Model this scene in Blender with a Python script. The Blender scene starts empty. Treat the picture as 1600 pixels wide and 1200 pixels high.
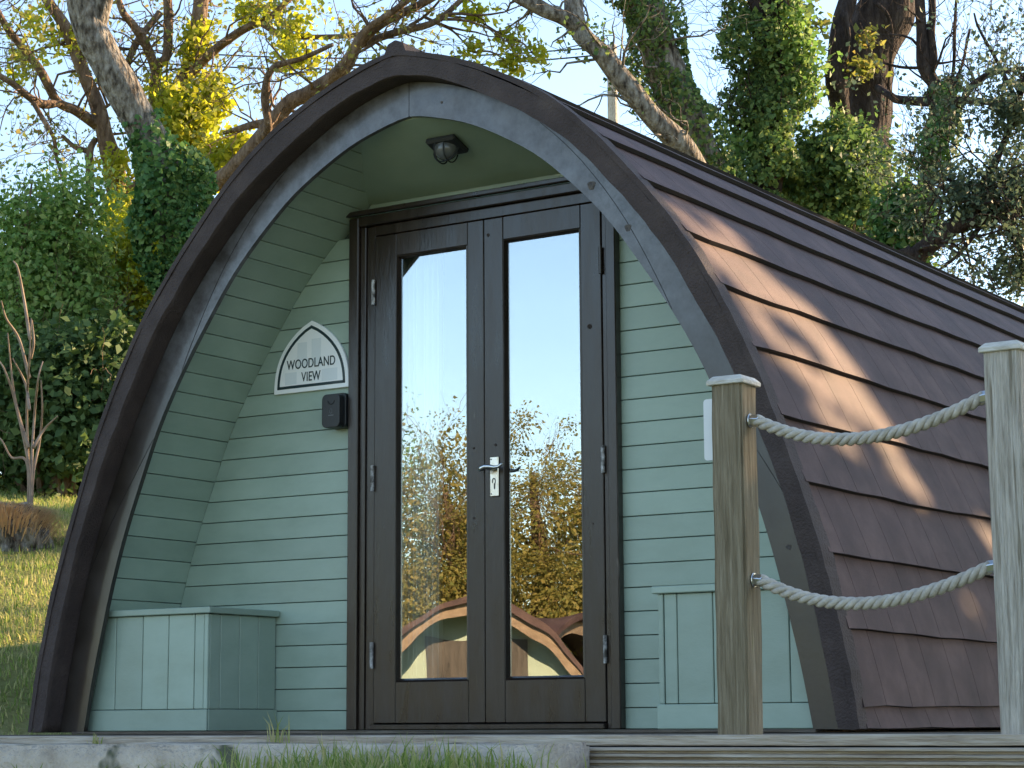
import bpy, bmesh, math, random
import numpy as np
from mathutils import Vector, Matrix, noise
R = math.radians
rng = np.random.default_rng(7)
random.seed(7)
sc = bpy.context.scene
col = sc.collection

# ------------------------------------------------------------------ camera, sky, sun, exposure
CAM = np.array([5.19228956, -6.80332394, 0.02082798])
YAW, PITCH, ROLL, FPX = R(33.07087851), R(9.00808605), R(-0.31854821), 3350.866
fw = np.array([-math.sin(YAW)*math.cos(PITCH), math.cos(YAW)*math.cos(PITCH), math.sin(PITCH)])
r0 = np.array([math.cos(YAW), math.sin(YAW), 0.0]); u0 = np.cross(r0, fw)
rt = math.cos(ROLL)*r0 + math.sin(ROLL)*u0
up = -math.sin(ROLL)*r0 + math.cos(ROLL)*u0
cd = bpy.data.cameras.new('camera'); cam = bpy.data.objects.new('camera', cd); col.objects.link(cam)
cam.matrix_world = Matrix(((rt[0], up[0], -fw[0], CAM[0]), (rt[1], up[1], -fw[1], CAM[1]), (rt[2], up[2], -fw[2], CAM[2]), (0, 0, 0, 1)))
cd.sensor_fit = 'HORIZONTAL'; cd.sensor_width = 36; cd.lens = FPX/1600*36; cd.clip_end = 3000; cd.clip_start = 0.05
sc.camera = cam

SUN_EL = R(21); SUN_AZ = R(32)          # azimuth measured from +Y towards +X
SUN = np.array([math.sin(SUN_AZ)*math.cos(SUN_EL), math.cos(SUN_AZ)*math.cos(SUN_EL), math.sin(SUN_EL)])
w = bpy.data.worlds.new('World'); sc.world = w; w.use_nodes = True
nt = w.node_tree; bg = nt.nodes['Background']
sky = nt.nodes.new('ShaderNodeTexSky'); sky.sky_type = 'NISHITA'; sky.sun_disc = False
sky.sun_elevation = SUN_EL; sky.sun_rotation = SUN_AZ; sky.air_density = 1.0; sky.dust_density = 0.4; sky.ozone_density = 1.3
hs = nt.nodes.new('ShaderNodeHueSaturation'); hs.inputs['Saturation'].default_value = 0.94
nt.links.new(sky.outputs[0], hs.inputs['Color']); nt.links.new(hs.outputs[0], bg.inputs[0]); bg.inputs[1].default_value = 0.12
sl = bpy.data.lights.new('sun', 'SUN'); sl.energy = 5.0; sl.angle = R(0.53); sl.color = (1.0, 0.69, 0.40)
so = bpy.data.objects.new('sun', sl); col.objects.link(so); so.location = (10, 20, 15)
so.rotation_euler = Vector(SUN).to_track_quat('Z', 'Y').to_euler()
sc.view_settings.view_transform = 'Standard'; sc.view_settings.look = 'None'
sc.view_settings.exposure = 1.66; sc.view_settings.gamma = 1.0; sc.view_settings.use_curve_mapping = False
sc.render.engine = 'CYCLES'
sc.render.resolution_x = 1024; sc.render.resolution_y = 768
sc.cycles.max_bounces = 8; sc.cycles.transparent_max_bounces = 12

# ------------------------------------------------------------------ helpers
def at(px, py, Z):
    """point seen at a photograph pixel (1600 wide) at forward distance Z metres from the camera"""
    return CAM + Z*(fw + rt*(px-800)/FPX - up*(py-600)/FPX)

def tag(o, label=None, cat=None, group=None, kind=None):
    if label: o['label'] = label
    if cat: o['category'] = cat
    if group: o['group'] = group
    if kind: o['kind'] = kind
    return o

def empty(name, loc, label=None, cat=None, group=None):
    o = bpy.data.objects.new(name, None); o.empty_display_size = 0.1; col.objects.link(o); o.location = loc
    return tag(o, label, cat, group)

def link(name, me, mat, parent=None):
    o = bpy.data.objects.new(name, me); col.objects.link(o)
    if mat is not None and len(me.materials) == 0: me.materials.append(mat)
    if parent is not None:
        o.parent = parent
        # parents are unrotated (or set after); keep world coordinates
        o.matrix_parent_inverse = Matrix.Translation(-parent_origin(parent))
    return o

def parent_origin(p):
    v = Vector((0, 0, 0))
    while p is not None:
        v = v + p.location
        if p.parent is not None: v = v + p.matrix_parent_inverse.translation
        p = p.parent
    return v

def mesh(name, V, F, smooth=False):
    me = bpy.data.meshes.new(name); me.from_pydata([tuple(v) for v in V], [], F); me.update()
    if smooth: me.polygons.foreach_set('use_smooth', [True]*len(me.polygons))
    return me

class MB:
    """collects simple shapes in one mesh"""
    def __init__(s): s.V = []; s.F = []
    def add(s, V, F):
        n = len(s.V); s.V += [tuple(v) for v in V]; s.F += [tuple(i+n for i in f) for f in F]; return s
    def box(s, x0, x1, y0, y1, z0, z1, M=None):
        V = [(x, y, z) for z in (z0, z1) for y in (y0, y1) for x in (x0, x1)]
        if M: V = [M @ Vector(v) for v in V]
        return s.add(V, [(0, 2, 3, 1), (4, 5, 7, 6), (0, 1, 5, 4), (2, 6, 7, 3), (0, 4, 6, 2), (1, 3, 7, 5)])
    def prism(s, poly, y0, y1):
        """polygon given in (x, z), extruded along y"""
        n = len(poly); V = [(x, y0, z) for x, z in poly] + [(x, y1, z) for x, z in poly]
        F = [tuple(range(n)), tuple(range(2*n-1, n-1, -1))] + [(i, i+n, (i+1) % n+n, (i+1) % n) for i in range(n)]
        return s.add(V, F)
    def tube(s, pts, rad, k=8, cap=True):
        pts = [Vector(p) for p in pts]; n = len(pts)
        if n < 2: return s
        t0 = (pts[1]-pts[0]).normalized(); a = t0.orthogonal().normalized()
        V = []; F = []
        for i, p in enumerate(pts):
            t = (pts[min(i+1, n-1)]-pts[max(i-1, 0)])
            t = t.normalized() if t.length > 1e-9 else t0
            a = (a-t*a.dot(t)); a = a.normalized() if a.length > 1e-6 else t.orthogonal().normalized()
            b = t.cross(a); r = rad[i] if hasattr(rad, '__len__') else rad
            for j in range(k):
                an = 2*math.pi*j/k; V.append(p+(a*math.cos(an)+b*math.sin(an))*r)
        for i in range(n-1):
            for j in range(k):
                F.append((i*k+j, i*k+(j+1) % k, (i+1)*k+(j+1) % k, (i+1)*k+j))
        if cap: F += [tuple(range(k-1, -1, -1)), tuple(range((n-1)*k, n*k))]
        return s.add(V, F)
    def build(s, name, mat, parent=None, bevel=0, smooth=False, seg=1):
        me = mesh(name, s.V, s.F, smooth)
        bm = bmesh.new(); bm.from_mesh(me); bmesh.ops.recalc_face_normals(bm, faces=bm.faces)
        if bevel: bmesh.ops.bevel(bm, geom=list(bm.edges), offset=bevel, segments=seg, affect='EDGES', profile=0.6, clamp_overlap=True)
        bm.to_mesh(me); bm.free()
        if smooth: me.polygons.foreach_set('use_smooth', [True]*len(me.polygons))
        return link(name, me, mat, parent)

def box(name, mat, parent, x0, x1, y0, y1, z0, z1, bevel=0.002):
    return MB().box(x0, x1, y0, y1, z0, z1).build(name, mat, parent, bevel)

# ------------------------------------------------------------------ materials
def new_mat(name):
    m = bpy.data.materials.new(name); m.use_nodes = True
    return m, m.node_tree, m.node_tree.nodes['Principled BSDF']

def ramp(nt, stops):
    n = nt.nodes.new('ShaderNodeValToRGB'); e = n.color_ramp.elements
    while len(e) < len(stops): e.new(0.5)
    for i, (p, c) in enumerate(stops): e[i].position = p; e[i].color = (*c, 1)
    return n

def noisy(name, stops, scale=6, stretch=(1, 1, 1), rough=0.6, bump=0.15, bscale=40, spec=0.5, detail=6, rvar=0.0, island=0.0, dist=0.02, speck=None):
    """painted / weathered surface: noise-driven colour, fine bump, optional value change per piece"""
    m, t, b = new_mat(name); N = t.nodes; L = t.links
    tc = N.new('ShaderNodeTexCoord'); mp = N.new('ShaderNodeMapping'); mp.inputs['Scale'].default_value = stretch
    L.new(tc.outputs['Object'], mp.inputs[0])
    n1 = N.new('ShaderNodeTexNoise'); n1.inputs['Scale'].default_value = scale; n1.inputs['Detail'].default_value = detail; n1.inputs['Roughness'].default_value = 0.62
    L.new(mp.outputs[0], n1.inputs['Vector'])
    cr = ramp(t, stops); L.new(n1.outputs['Fac'], cr.inputs[0])
    out = cr.outputs[0]
    if island:
        oi = N.new('ShaderNodeObjectInfo'); hs = N.new('ShaderNodeHueSaturation'); mr = N.new('ShaderNodeMapRange')
        mr.inputs['To Min'].default_value = 1-island; mr.inputs['To Max'].default_value = 1+island
        L.new(oi.outputs['Random'], mr.inputs[0]); L.new(mr.outputs[0], hs.inputs['Value']); L.new(out, hs.inputs['Color']); out = hs.outputs[0]
    if speck:
        sn = N.new('ShaderNodeTexNoise'); sn.inputs['Scale'].default_value = speck[0]; sn.inputs['Detail'].default_value = 3
        L.new(mp.outputs[0], sn.inputs['Vector'])
        sr = ramp(t, [(speck[1], (0, 0, 0)), (min(1, speck[1]+0.05), (1, 1, 1))]); L.new(sn.outputs['Fac'], sr.inputs[0])
        mx = N.new('ShaderNodeMix'); mx.data_type = 'RGBA'; mx.inputs['B'].default_value = (*speck[2], 1)
        L.new(sr.outputs[0], mx.inputs['Factor']); L.new(out, mx.inputs['A']); out = mx.outputs['Result']
    L.new(out, b.inputs['Base Color'])
    n2 = N.new('ShaderNodeTexNoise'); n2.inputs['Scale'].default_value = bscale; n2.inputs['Detail'].default_value = 5
    L.new(mp.outputs[0], n2.inputs['Vector'])
    bp = N.new('ShaderNodeBump'); bp.inputs['Strength'].default_value = bump; bp.inputs['Distance'].default_value = dist
    L.new(n2.outputs['Fac'], bp.inputs['Height']); L.new(bp.outputs[0], b.inputs['Normal'])
    if rvar:
        mr = N.new('ShaderNodeMapRange'); mr.inputs['To Min'].default_value = rough-rvar; mr.inputs['To Max'].default_value = rough+rvar
        mr.inputs['From Min'].default_value = 0.3; mr.inputs['From Max'].default_value = 0.7
        L.new(n1.outputs['Fac'], mr.inputs[0]); L.new(mr.outputs[0], b.inputs['Roughness'])
    else: b.inputs['Roughness'].default_value = rough
    b.inputs['Specular IOR Level'].default_value = spec
    return m

def gloss(m, coat=1.0, crough=0.22, spec=0.9):
    b = m.node_tree.nodes['Principled BSDF']; b.inputs['Coat Weight'].default_value = coat; b.inputs['Coat Roughness'].default_value = crough
    b.inputs['Specular IOR Level'].default_value = spec
    return m

def flat(name, c, rough=0.5, metal=0.0, spec=0.5):
    m, t, b = new_mat(name); b.inputs['Base Color'].default_value = (*c, 1); b.inputs['Roughness'].default_value = rough
    b.inputs['Metallic'].default_value = metal; b.inputs['Specular IOR Level'].default_value = spec
    return m

def leafmat(name, cols, trans=0.35, rough=0.5):
    m, t, b = new_mat(name); N = t.nodes; L = t.links
    g = N.new('ShaderNodeNewGeometry'); cr = ramp(t, [(i/max(1, len(cols)-1), c) for i, c in enumerate(cols)])
    L.new(g.outputs['Random Per Island'], cr.inputs[0]); L.new(cr.outputs[0], b.inputs['Base Color'])
    b.inputs['Roughness'].default_value = max(rough, 0.55); b.inputs['Specular IOR Level'].default_value = 0.2
    tr = N.new('ShaderNodeBsdfTranslucent'); hs = N.new('ShaderNodeHueSaturation'); hs.inputs['Value'].default_value = 1.7; hs.inputs['Saturation'].default_value = 1.1
    L.new(cr.outputs[0], hs.inputs['Color']); L.new(hs.outputs[0], tr.inputs['Color'])
    mx = N.new('ShaderNodeMixShader'); mx.inputs[0].default_value = trans
    L.new(b.outputs[0], mx.inputs[1]); L.new(tr.outputs[0], mx.inputs[2]); L.new(mx.outputs[0], N['Material Output'].inputs[0])
    return m

M = {}
M['sage'] = noisy('sage_paint', [(0.22, (0.26, 0.345, 0.285)), (0.5, (0.31, 0.405, 0.338)), (0.8, (0.36, 0.455, 0.385))], scale=4.5, stretch=(1, 1, 2.2), rough=0.42, bump=0.05, bscale=70, island=0.08, rvar=0.1, speck=(19, 0.74, (0.28, 0.37, 0.30)))
M['sage_gap'] = flat('sage_gap', (0.06, 0.09, 0.08), 0.9)
M['brown'] = noisy('brown_paint', [(0.3, (0.015, 0.0105, 0.008)), (0.55, (0.024, 0.0175, 0.0145)), (0.8, (0.038, 0.029, 0.024))], scale=5, stretch=(2, 2, 2), rough=0.42, bump=0.12, bscale=26, rvar=0.12, speck=(11, 0.75, (0.07, 0.06, 0.052)), dist=0.006)
M['frame_brown'] = noisy('frame_brown', [(0.3, (0.015, 0.009, 0.006)), (0.55, (0.025, 0.0160, 0.0115)), (0.8, (0.042, 0.029, 0.021))], scale=6, stretch=(3, 3, 0.5), rough=0.34, bump=0.2, bscale=30, rvar=0.1, dist=0.008, speck=(9, 0.74, (0.085, 0.07, 0.062)))
gloss(M['brown'], 0.55, 0.18, 0.5); gloss(M['frame_brown'], 0.35, 0.25, 0.45)
t = M['brown'].node_tree; b = t.nodes['Principled BSDF']; src = b.inputs['Base Color'].links[0].from_socket      # paler grey mixed in through noise towards the top of the arch
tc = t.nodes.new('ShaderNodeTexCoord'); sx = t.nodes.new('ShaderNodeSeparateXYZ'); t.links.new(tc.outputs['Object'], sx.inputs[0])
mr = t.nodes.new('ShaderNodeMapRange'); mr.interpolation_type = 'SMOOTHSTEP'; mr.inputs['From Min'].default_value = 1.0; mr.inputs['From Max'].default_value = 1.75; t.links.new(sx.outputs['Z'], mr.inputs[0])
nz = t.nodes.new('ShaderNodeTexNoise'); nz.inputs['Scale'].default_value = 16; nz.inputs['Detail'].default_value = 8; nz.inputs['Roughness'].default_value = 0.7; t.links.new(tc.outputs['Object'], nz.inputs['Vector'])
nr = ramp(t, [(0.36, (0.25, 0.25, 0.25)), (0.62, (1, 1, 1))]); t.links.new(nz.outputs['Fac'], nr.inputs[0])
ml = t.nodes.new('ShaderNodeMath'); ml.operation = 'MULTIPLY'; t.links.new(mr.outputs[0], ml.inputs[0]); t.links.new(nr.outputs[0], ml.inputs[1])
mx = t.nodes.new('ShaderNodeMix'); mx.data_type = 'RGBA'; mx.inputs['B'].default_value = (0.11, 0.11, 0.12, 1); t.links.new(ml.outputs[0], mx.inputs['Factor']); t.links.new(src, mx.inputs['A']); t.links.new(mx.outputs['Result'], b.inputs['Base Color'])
M['felt'] = noisy('roof_felt', [(0.25, (0.042, 0.024, 0.024)), (0.5, (0.080, 0.046, 0.043)), (0.75, (0.128, 0.078, 0.070))], scale=5, rough=0.72, bump=0.55, bscale=420, island=0.05, spec=0.45, dist=0.004, speck=(150, 0.74, (0.12, 0.09, 0.08)))
M['verge'] = noisy('verge_felt', [(0.3, (0.040, 0.028, 0.026)), (0.55, (0.060, 0.043, 0.040)), (0.8, (0.09, 0.068, 0.060))], scale=7, rough=0.75, bump=0.6, bscale=130, spec=0.4, dist=0.012)
M['shadow_gap'] = flat('joint_and_shade_black', (0.012, 0.010, 0.010), 0.8)  # near-black for joints and undersides, and for shadow painted on shingle butts
M['inner'] = noisy('pine_lining', [(0.3, (0.20, 0.12, 0.06)), (0.7, (0.30, 0.19, 0.10))], scale=3, stretch=(1, 6, 1), rough=0.6)
M['post'] = noisy('weathered_post', [(0.25, (0.13, 0.105, 0.065)), (0.45, (0.225, 0.185, 0.125)), (0.6, (0.30, 0.255, 0.18)), (0.8, (0.44, 0.39, 0.31))], scale=7, stretch=(17, 17, 0.7), rough=0.85, bump=0.8, bscale=16, spec=0.2, detail=9, dist=0.02, speck=(3.2, 0.70, (0.20, 0.21, 0.06)))
M['post_grey'] = noisy('silvered_post', [(0.22, (0.20, 0.175, 0.14)), (0.42, (0.44, 0.405, 0.355)), (0.6, (0.60, 0.565, 0.51)), (0.8, (0.74, 0.71, 0.66))], scale=7, stretch=(18, 18, 0.8), rough=0.85, bump=0.9, bscale=15, spec=0.2, detail=9, dist=0.02, speck=(2.2, 0.60, (0.27, 0.24, 0.19)))
M['cap'] = noisy('cap_wood', [(0.3, (0.42, 0.40, 0.35)), (0.7, (0.68, 0.67, 0.63))], scale=14, stretch=(1, 3, 3), rough=0.8, bump=0.4, bscale=40, spec=0.2)
M['deck'] = noisy('deck_wood', [(0.25, (0.20, 0.15, 0.11)), (0.5, (0.42, 0.36, 0.29)), (0.75, (0.60, 0.55, 0.48))], scale=6, stretch=(0.5, 7, 7), rough=0.85, bump=0.6, bscale=18, spec=0.2, detail=8, island=0.12)
M['deck_dark'] = noisy('low_bounce_deck_wood', [(0.25, (0.06, 0.05, 0.038)), (0.5, (0.12, 0.10, 0.08)), (0.75, (0.20, 0.18, 0.15))], scale=6, stretch=(0.5, 7, 7), rough=0.8, bump=0.6, bscale=18, spec=0.2, detail=8)  # darkened deck wood, chosen to cut light bouncing up into the porch
M['concrete'] = noisy('concrete', [(0.25, (0.36, 0.30, 0.235)), (0.5, (0.53, 0.46, 0.375)), (0.75, (0.64, 0.575, 0.485))], scale=9, rough=0.92, bump=0.8, bscale=60, spec=0.2, detail=9, speck=(5, 0.66, (0.12, 0.125, 0.08)))
M['rope'] = noisy('rope_fibre', [(0.3, (0.34, 0.315, 0.275)), (0.7, (0.56, 0.53, 0.48))], scale=40, rough=0.9, bump=0.6, bscale=220, spec=0.15, dist=0.004)
M['steel'] = flat('zinc_steel', (0.62, 0.64, 0.65), 0.28, 1.0)
M['brass'] = noisy('worn_plate', [(0.35, (0.62, 0.55, 0.42)), (0.65, (0.78, 0.76, 0.72))], scale=14, rough=0.3, bump=0.02); M['brass'].node_tree.nodes['Principled BSDF'].inputs['Metallic'].default_value = 1
M['hinge'] = noisy('worn_hinge', [(0.42, (0.05, 0.045, 0.04)), (0.6, (0.5, 0.5, 0.5))], scale=30, rough=0.4, bump=0.3)
M['knot'] = noisy('knot_wood', [(0.35, (0.03, 0.022, 0.018)), (0.65, (0.10, 0.085, 0.07))], scale=60, rough=0.6, bump=0.5)
M['black'] = noisy('black_plastic', [(0.3, (0.010, 0.012, 0.014)), (0.7, (0.018, 0.020, 0.023))], scale=12, rough=0.45, bump=0.05)
M['black_logo'] = flat('grey_print', (0.13, 0.14, 0.15), 0.5)
M['sign_white'] = flat('sign_white', (0.88, 0.90, 0.90), 0.22)
M['sign_pale'] = flat('sign_pale_print', (0.74, 0.79, 0.81), 0.25)
M['sign_navy'] = flat('sign_dark_green', (0.018, 0.04, 0.045), 0.3)
M['plate_white'] = flat('plate_white', (0.75, 0.78, 0.80), 0.4)
M['lamp_dark'] = flat('lamp_dark', (0.016, 0.018, 0.02), 0.5)
M['curtain'] = noisy('curtain_cloth', [(0.3, (0.74, 0.76, 0.78)), (0.7, (0.84, 0.85, 0.86))], scale=5, rough=0.9, bump=0.1, spec=0.1)
# glass
m, t, b = new_mat('door_glass'); N = t.nodes; L = t.links
gl = N.new('ShaderNodeBsdfGlossy'); gl.inputs['Roughness'].default_value = 0.0; gl.inputs['Color'].default_value = (0.93, 0.95, 0.97, 1)
tp = N.new('ShaderNodeBsdfTransparent'); tp.inputs['Color'].default_value = (0.86, 0.9, 0.88, 1)
mx = N.new('ShaderNodeMixShader'); mx.inputs[0].default_value = 0.28
nz = N.new('ShaderNodeTexNoise'); nz.inputs['Scale'].default_value = 3.0; nz.inputs['Detail'].default_value = 1
tc = N.new('ShaderNodeTexCoord'); L.new(tc.outputs['Object'], nz.inputs['Vector'])
bp = N.new('ShaderNodeBump'); bp.inputs['Strength'].default_value = 0.04; bp.inputs['Distance'].default_value = 0.02
L.new(nz.outputs['Fac'], bp.inputs['Height']); L.new(bp.outputs[0], gl.inputs['Normal'])
L.new(tp.outputs[0], mx.inputs[1]); L.new(gl.outputs[0], mx.inputs[2]); L.new(mx.outputs[0], N['Material Output'].inputs[0]); M['glass'] = m
m, t, b = new_mat('lamp_glass'); b.inputs['Base Color'].default_value = (0.16, 0.17, 0.17, 1); b.inputs['Roughness'].default_value = 0.12; b.inputs['Transmission Weight'].default_value = 0.35; M['lamp_glass'] = m
# vegetation
M['bark_grey'] = noisy('grey_bark', [(0.34, (0.04, 0.033, 0.026)), (0.46, (0.15, 0.13, 0.105)), (0.56, (0.26, 0.24, 0.205)), (0.7, (0.38, 0.36, 0.32))], scale=7, stretch=(3, 3, 1.2), rough=0.9, bump=1.0, bscale=11, spec=0.15, detail=9, dist=0.05)
M['bark_brown'] = noisy('brown_bark', [(0.3, (0.07, 0.045, 0.03)), (0.5, (0.18, 0.125, 0.085)), (0.7, (0.32, 0.24, 0.17))], scale=6, stretch=(2.5, 2.5, 0.8), rough=0.9, bump=1.0, bscale=14, spec=0.15, detail=9, dist=0.05)
M['bark_dark'] = noisy('dark_bark', [(0.3, (0.02, 0.015, 0.013)), (0.5, (0.048, 0.036, 0.032)), (0.7, (0.10, 0.08, 0.07))], scale=5, stretch=(2.5, 2.5, 0.8), rough=0.9, bump=1.0, bscale=12, spec=0.15, detail=9, dist=0.06)
M['twig_dry'] = noisy('dry_twig', [(0.3, (0.19, 0.14, 0.10)), (0.7, (0.36, 0.28, 0.21))], scale=9, rough=0.9, spec=0.15)
M['leaf_yellow'] = leafmat('leaf_yellow_green', [(0.224, 0.265, 0.035), (0.323, 0.349, 0.041), (0.420, 0.405, 0.063), (0.265, 0.308, 0.056)], 0.5)
M['leaf_sparse'] = leafmat('leaf_sparse', [(0.15, 0.18, 0.04), (0.20, 0.22, 0.06), (0.24, 0.20, 0.07)], 0.45)
M['leaf_mid'] = leafmat('leaf_mid_green', [(0.095, 0.180, 0.053), (0.151, 0.256, 0.067), (0.227, 0.321, 0.095), (0.284, 0.360, 0.132)], 0.38)
M['leaf_dark'] = leafmat('leaf_dark_green', [(0.045, 0.085, 0.028), (0.075, 0.125, 0.04), (0.11, 0.165, 0.055)], 0.25, 0.6)
M['leaf_ivy'] = leafmat('leaf_ivy', [(0.030, 0.086, 0.030), (0.060, 0.146, 0.048), (0.102, 0.197, 0.060), (0.153, 0.239, 0.077)], 0.25, 0.38)
M['leaf_ivy_mixed'] = leafmat('leaf_ivy_mixed', [(0.045, 0.090, 0.039), (0.090, 0.160, 0.054), (0.143, 0.223, 0.071), (0.232, 0.285, 0.090)], 0.3, 0.4)
M['leaf_grey'] = leafmat('leaf_grey_green', [(0.054, 0.090, 0.059), (0.090, 0.126, 0.080), (0.136, 0.172, 0.100)], 0.25)
M['leaf_gold'] = leafmat('leaf_gold', [(0.150, 0.150, 0.045), (0.225, 0.203, 0.053), (0.285, 0.232, 0.075), (0.150, 0.180, 0.053)], 0.3)
M['blade'] = leafmat('grass_blade', [(0.128, 0.200, 0.046), (0.200, 0.273, 0.073), (0.327, 0.345, 0.128), (0.472, 0.418, 0.217)], 0.4)
M['straw'] = leafmat('straw', [(0.348, 0.261, 0.157), (0.522, 0.400, 0.244), (0.418, 0.278, 0.174)], 0.3)
M['lawn'] = noisy('lawn_soil', [(0.3, (0.13, 0.15, 0.045)), (0.5, (0.22, 0.225, 0.08)), (0.72, (0.34, 0.30, 0.14))], scale=2.5, rough=0.95, bump=1.0, bscale=35, spec=0.1, detail=10, dist=0.04)

# ------------------------------------------------------------------ ground
def terrain(x, y):
    u = max(0.0, 0.6*(-x-1.4)+0.4*(y+0.3))
    dx = max(-1.3-x, 0, x-2.5); dy = max(-1.0-y, 0, y-6.9); d = math.hypot(dx, dy)
    s = min(1, d/1.2); s = s*s*(3-2*s)
    z = -0.13+s*3.5*(1-math.exp(-u*0.37/3.5*1.45))
    if y < -1.9: z -= min(1.0, (-1.9-y)*0.22)
    if x > 4: z -= min(0.5, (x-4)*0.06)*s
    z += 0.03*noise.noise(Vector((x*0.7, y*0.7, 0)))*s
    return z
xs = np.concatenate([-np.geomspace(400, 9, 16), np.linspace(-8.5, 8, 67), np.geomspace(9, 400, 16)])
ys = np.concatenate([-np.geomspace(400, 9, 16), np.linspace(-8.5, 14, 91), np.geomspace(15, 400, 16)])
V = [(x, y, terrain(x, y)) for y in ys for x in xs]; nx = len(xs)
F = [(j*nx+i, j*nx+i+1, (j+1)*nx+i+1, (j+1)*nx+i) for j in range(len(ys)-1) for i in range(nx-1)]
tag(link('ground', mesh('ground', V, F, True), M['lawn']), kind='structure')

# ------------------------------------------------------------------ decking and kerb in front of the pod
deck = box('deck', M['shadow_gap'], None, -1.9, 5.2, -1.40, 6.9, -0.125, -0.046, 0); tag(deck, kind='structure')
DZ = -0.012; yb = -1.43; k = 0
bm_ = MB().box(-1.92, 5.22, 0, 0.142, -0.03, 0).build('deck_board', M['deck'], deck, 0.003)
bm_.location = (0, yb, DZ)
for k in range(1, 7):
    c = bm_.copy(); col.objects.link(c); c.location = (0, yb+0.147*k, DZ-0.0006*(k % 2))
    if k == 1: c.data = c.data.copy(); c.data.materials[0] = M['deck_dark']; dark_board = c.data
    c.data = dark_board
# ribbed fascia boards on the deck front
for i, z1 in enumerate((-0.046, -0.196)):
    mb = MB(); ztop = z1; poly = [(-1.445, ztop)]
    n = 8; p = 0.14/n
    poly = []
    for j in range(n):
        za = ztop-j*p
        poly += [(-1.455, za-0.0015), (-1.4585, za-0.004), (-1.4585, za-p*0.52), (-1.455, za-p*0.56), (-1.4375, za-p*0.6), (-1.4375, za-p*0.97)]
    poly = poly+[(-1.43, ztop-0.14), (-1.43, ztop)]
    nn = len(poly); Vx = [(x, yy, zz) for x in (-1.92, 5.22) for yy, zz in poly]
    Fx = [(j, (j+1) % nn, (j+1) % nn+nn, j+nn) for j in range(nn)]+[tuple(range(nn)), tuple(range(2*nn-1, nn-1, -1))]
    mb.add(Vx, Fx); mb.build('fascia_board', M['deck'], deck)
def rough_block(name, x0, x1, y0, y1, z0, z1, mat, amp=0.006, step=0.05, seed=0):
    bm = bmesh.new(); bmesh.ops.create_cube(bm, size=1)
    for v in bm.verts: v.co = Vector(((x0+x1)/2+v.co.x*(x1-x0), (y0+y1)/2+v.co.y*(y1-y0), (z0+z1)/2+v.co.z*(z1-z0)))
    bmesh.ops.bevel(bm, geom=list(bm.edges), offset=0.012, segments=2, affect='EDGES')
    L = max(2, int((x1-x0)/step))
    for k in range(1, L):
        bmesh.ops.bisect_plane(bm, geom=list(bm.verts)+list(bm.edges)+list(bm.faces), plane_co=(x0+(x1-x0)*k/L, 0, 0), plane_no=(1, 0, 0))
    for k in range(1, 4):
        bmesh.ops.bisect_plane(bm, geom=list(bm.verts)+list(bm.edges)+list(bm.faces), plane_co=(0, 0, z0+(z1-z0)*(k/4)), plane_no=(0, 0, 1))
    for v in bm.verts:
        n = noise.noise_vector(v.co*3.1+Vector((seed, 0, 0)))*amp+noise.noise_vector(v.co*14)*amp*0.5
        v.co += n
    me = bpy.data.meshes.new(name); bm.to_mesh(me); bm.free(); me.polygons.foreach_set('use_smooth', [True]*len(me.polygons))
    return link(name, me, mat)
kerb = rough_block('concrete_kerb', -2.6, 1.985, -1.72, -1.475, -0.4, -0.036, M['concrete'], 0.009)
tag(kerb, 'long weathered concrete kerb along the deck edge below the green porch', 'kerb')

# ------------------------------------------------------------------ the camping pod
XC = 0.62
ZS = np.array([0, .2, .4, .6, .8, 1.0, 1.2, 1.4, 1.6, 1.8, 2.0, 2.1, 2.2, 2.3, 2.4, 2.46, 2.49, 2.505])
P_OUT = (ZS, np.array([1.80, 1.769, 1.727, 1.675, 1.608, 1.537, 1.458, 1.362, 1.245, 1.097, .92, .822, .705, .555, .355, .19, .085, 0.0]))
P_MID = (np.array([0, .2, .4, .6, .8, 1.0, 1.2, 1.4, 1.6, 1.8, 2.0, 2.1, 2.2, 2.3, 2.36, 2.395, 2.41]), np.array([1.726, 1.69, 1.649, 1.60, 1.537, 1.457, 1.367, 1.262, 1.142, .99, .80, .68, .535, .36, .22, .10, 0.0]))
P_INN = (np.array([0, .2, .4, .6, .8, 1.0, 1.2, 1.4, 1.6, 1.8, 2.0, 2.1, 2.2, 2.25, 2.275]), np.array([1.593, 1.556, 1.509, 1.457, 1.392, 1.312, 1.228, 1.115, .98, .828, .618, .475, .285, .13, 0.0]))
def resample(prof, step=0.045):
    """right half of a profile from base to apex as evenly spaced (half, z) points"""
    z, h = prof
    zz = np.linspace(0, len(z)-1, 260)
    # smooth the polyline with a Catmull-Rom style interpolation on the index parameter
    P = np.stack([h, z], 1)
    E0 = 2*P[0]-P[1]; A = np.vstack([E0, P, [-P[-2][0], P[-2][1]]])
    out = []
    for t in zz:
        i = min(int(t), len(z)-2); f = t-i; p0, p1, p2, p3 = A[i], A[i+1], A[i+2], A[i+3]
        out.append(0.5*((2*p1)+(-p0+p2)*f+(2*p0-5*p1+4*p2-p3)*f*f+(-p0+3*p1-3*p2+p3)*f**3))
    out = np.array(out); s = np.concatenate([[0], np.cumsum(np.linalg.norm(np.diff(out, axis=0), axis=1))])
    for _ in range(14):   # relax kinks from measured points
        out[1:-1] = 0.5*out[1:-1]+0.25*(out[:-2]+out[2:])
    n = int(s[-1]/step); q = np.linspace(0, s[-1], n+1)
    return np.stack([np.interp(q, s, out[:, 0]), np.interp(q, s, out[:, 1])], 1)
EDGE, MID, INN = resample(P_OUT), resample(P_MID), resample(P_INN)
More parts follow.
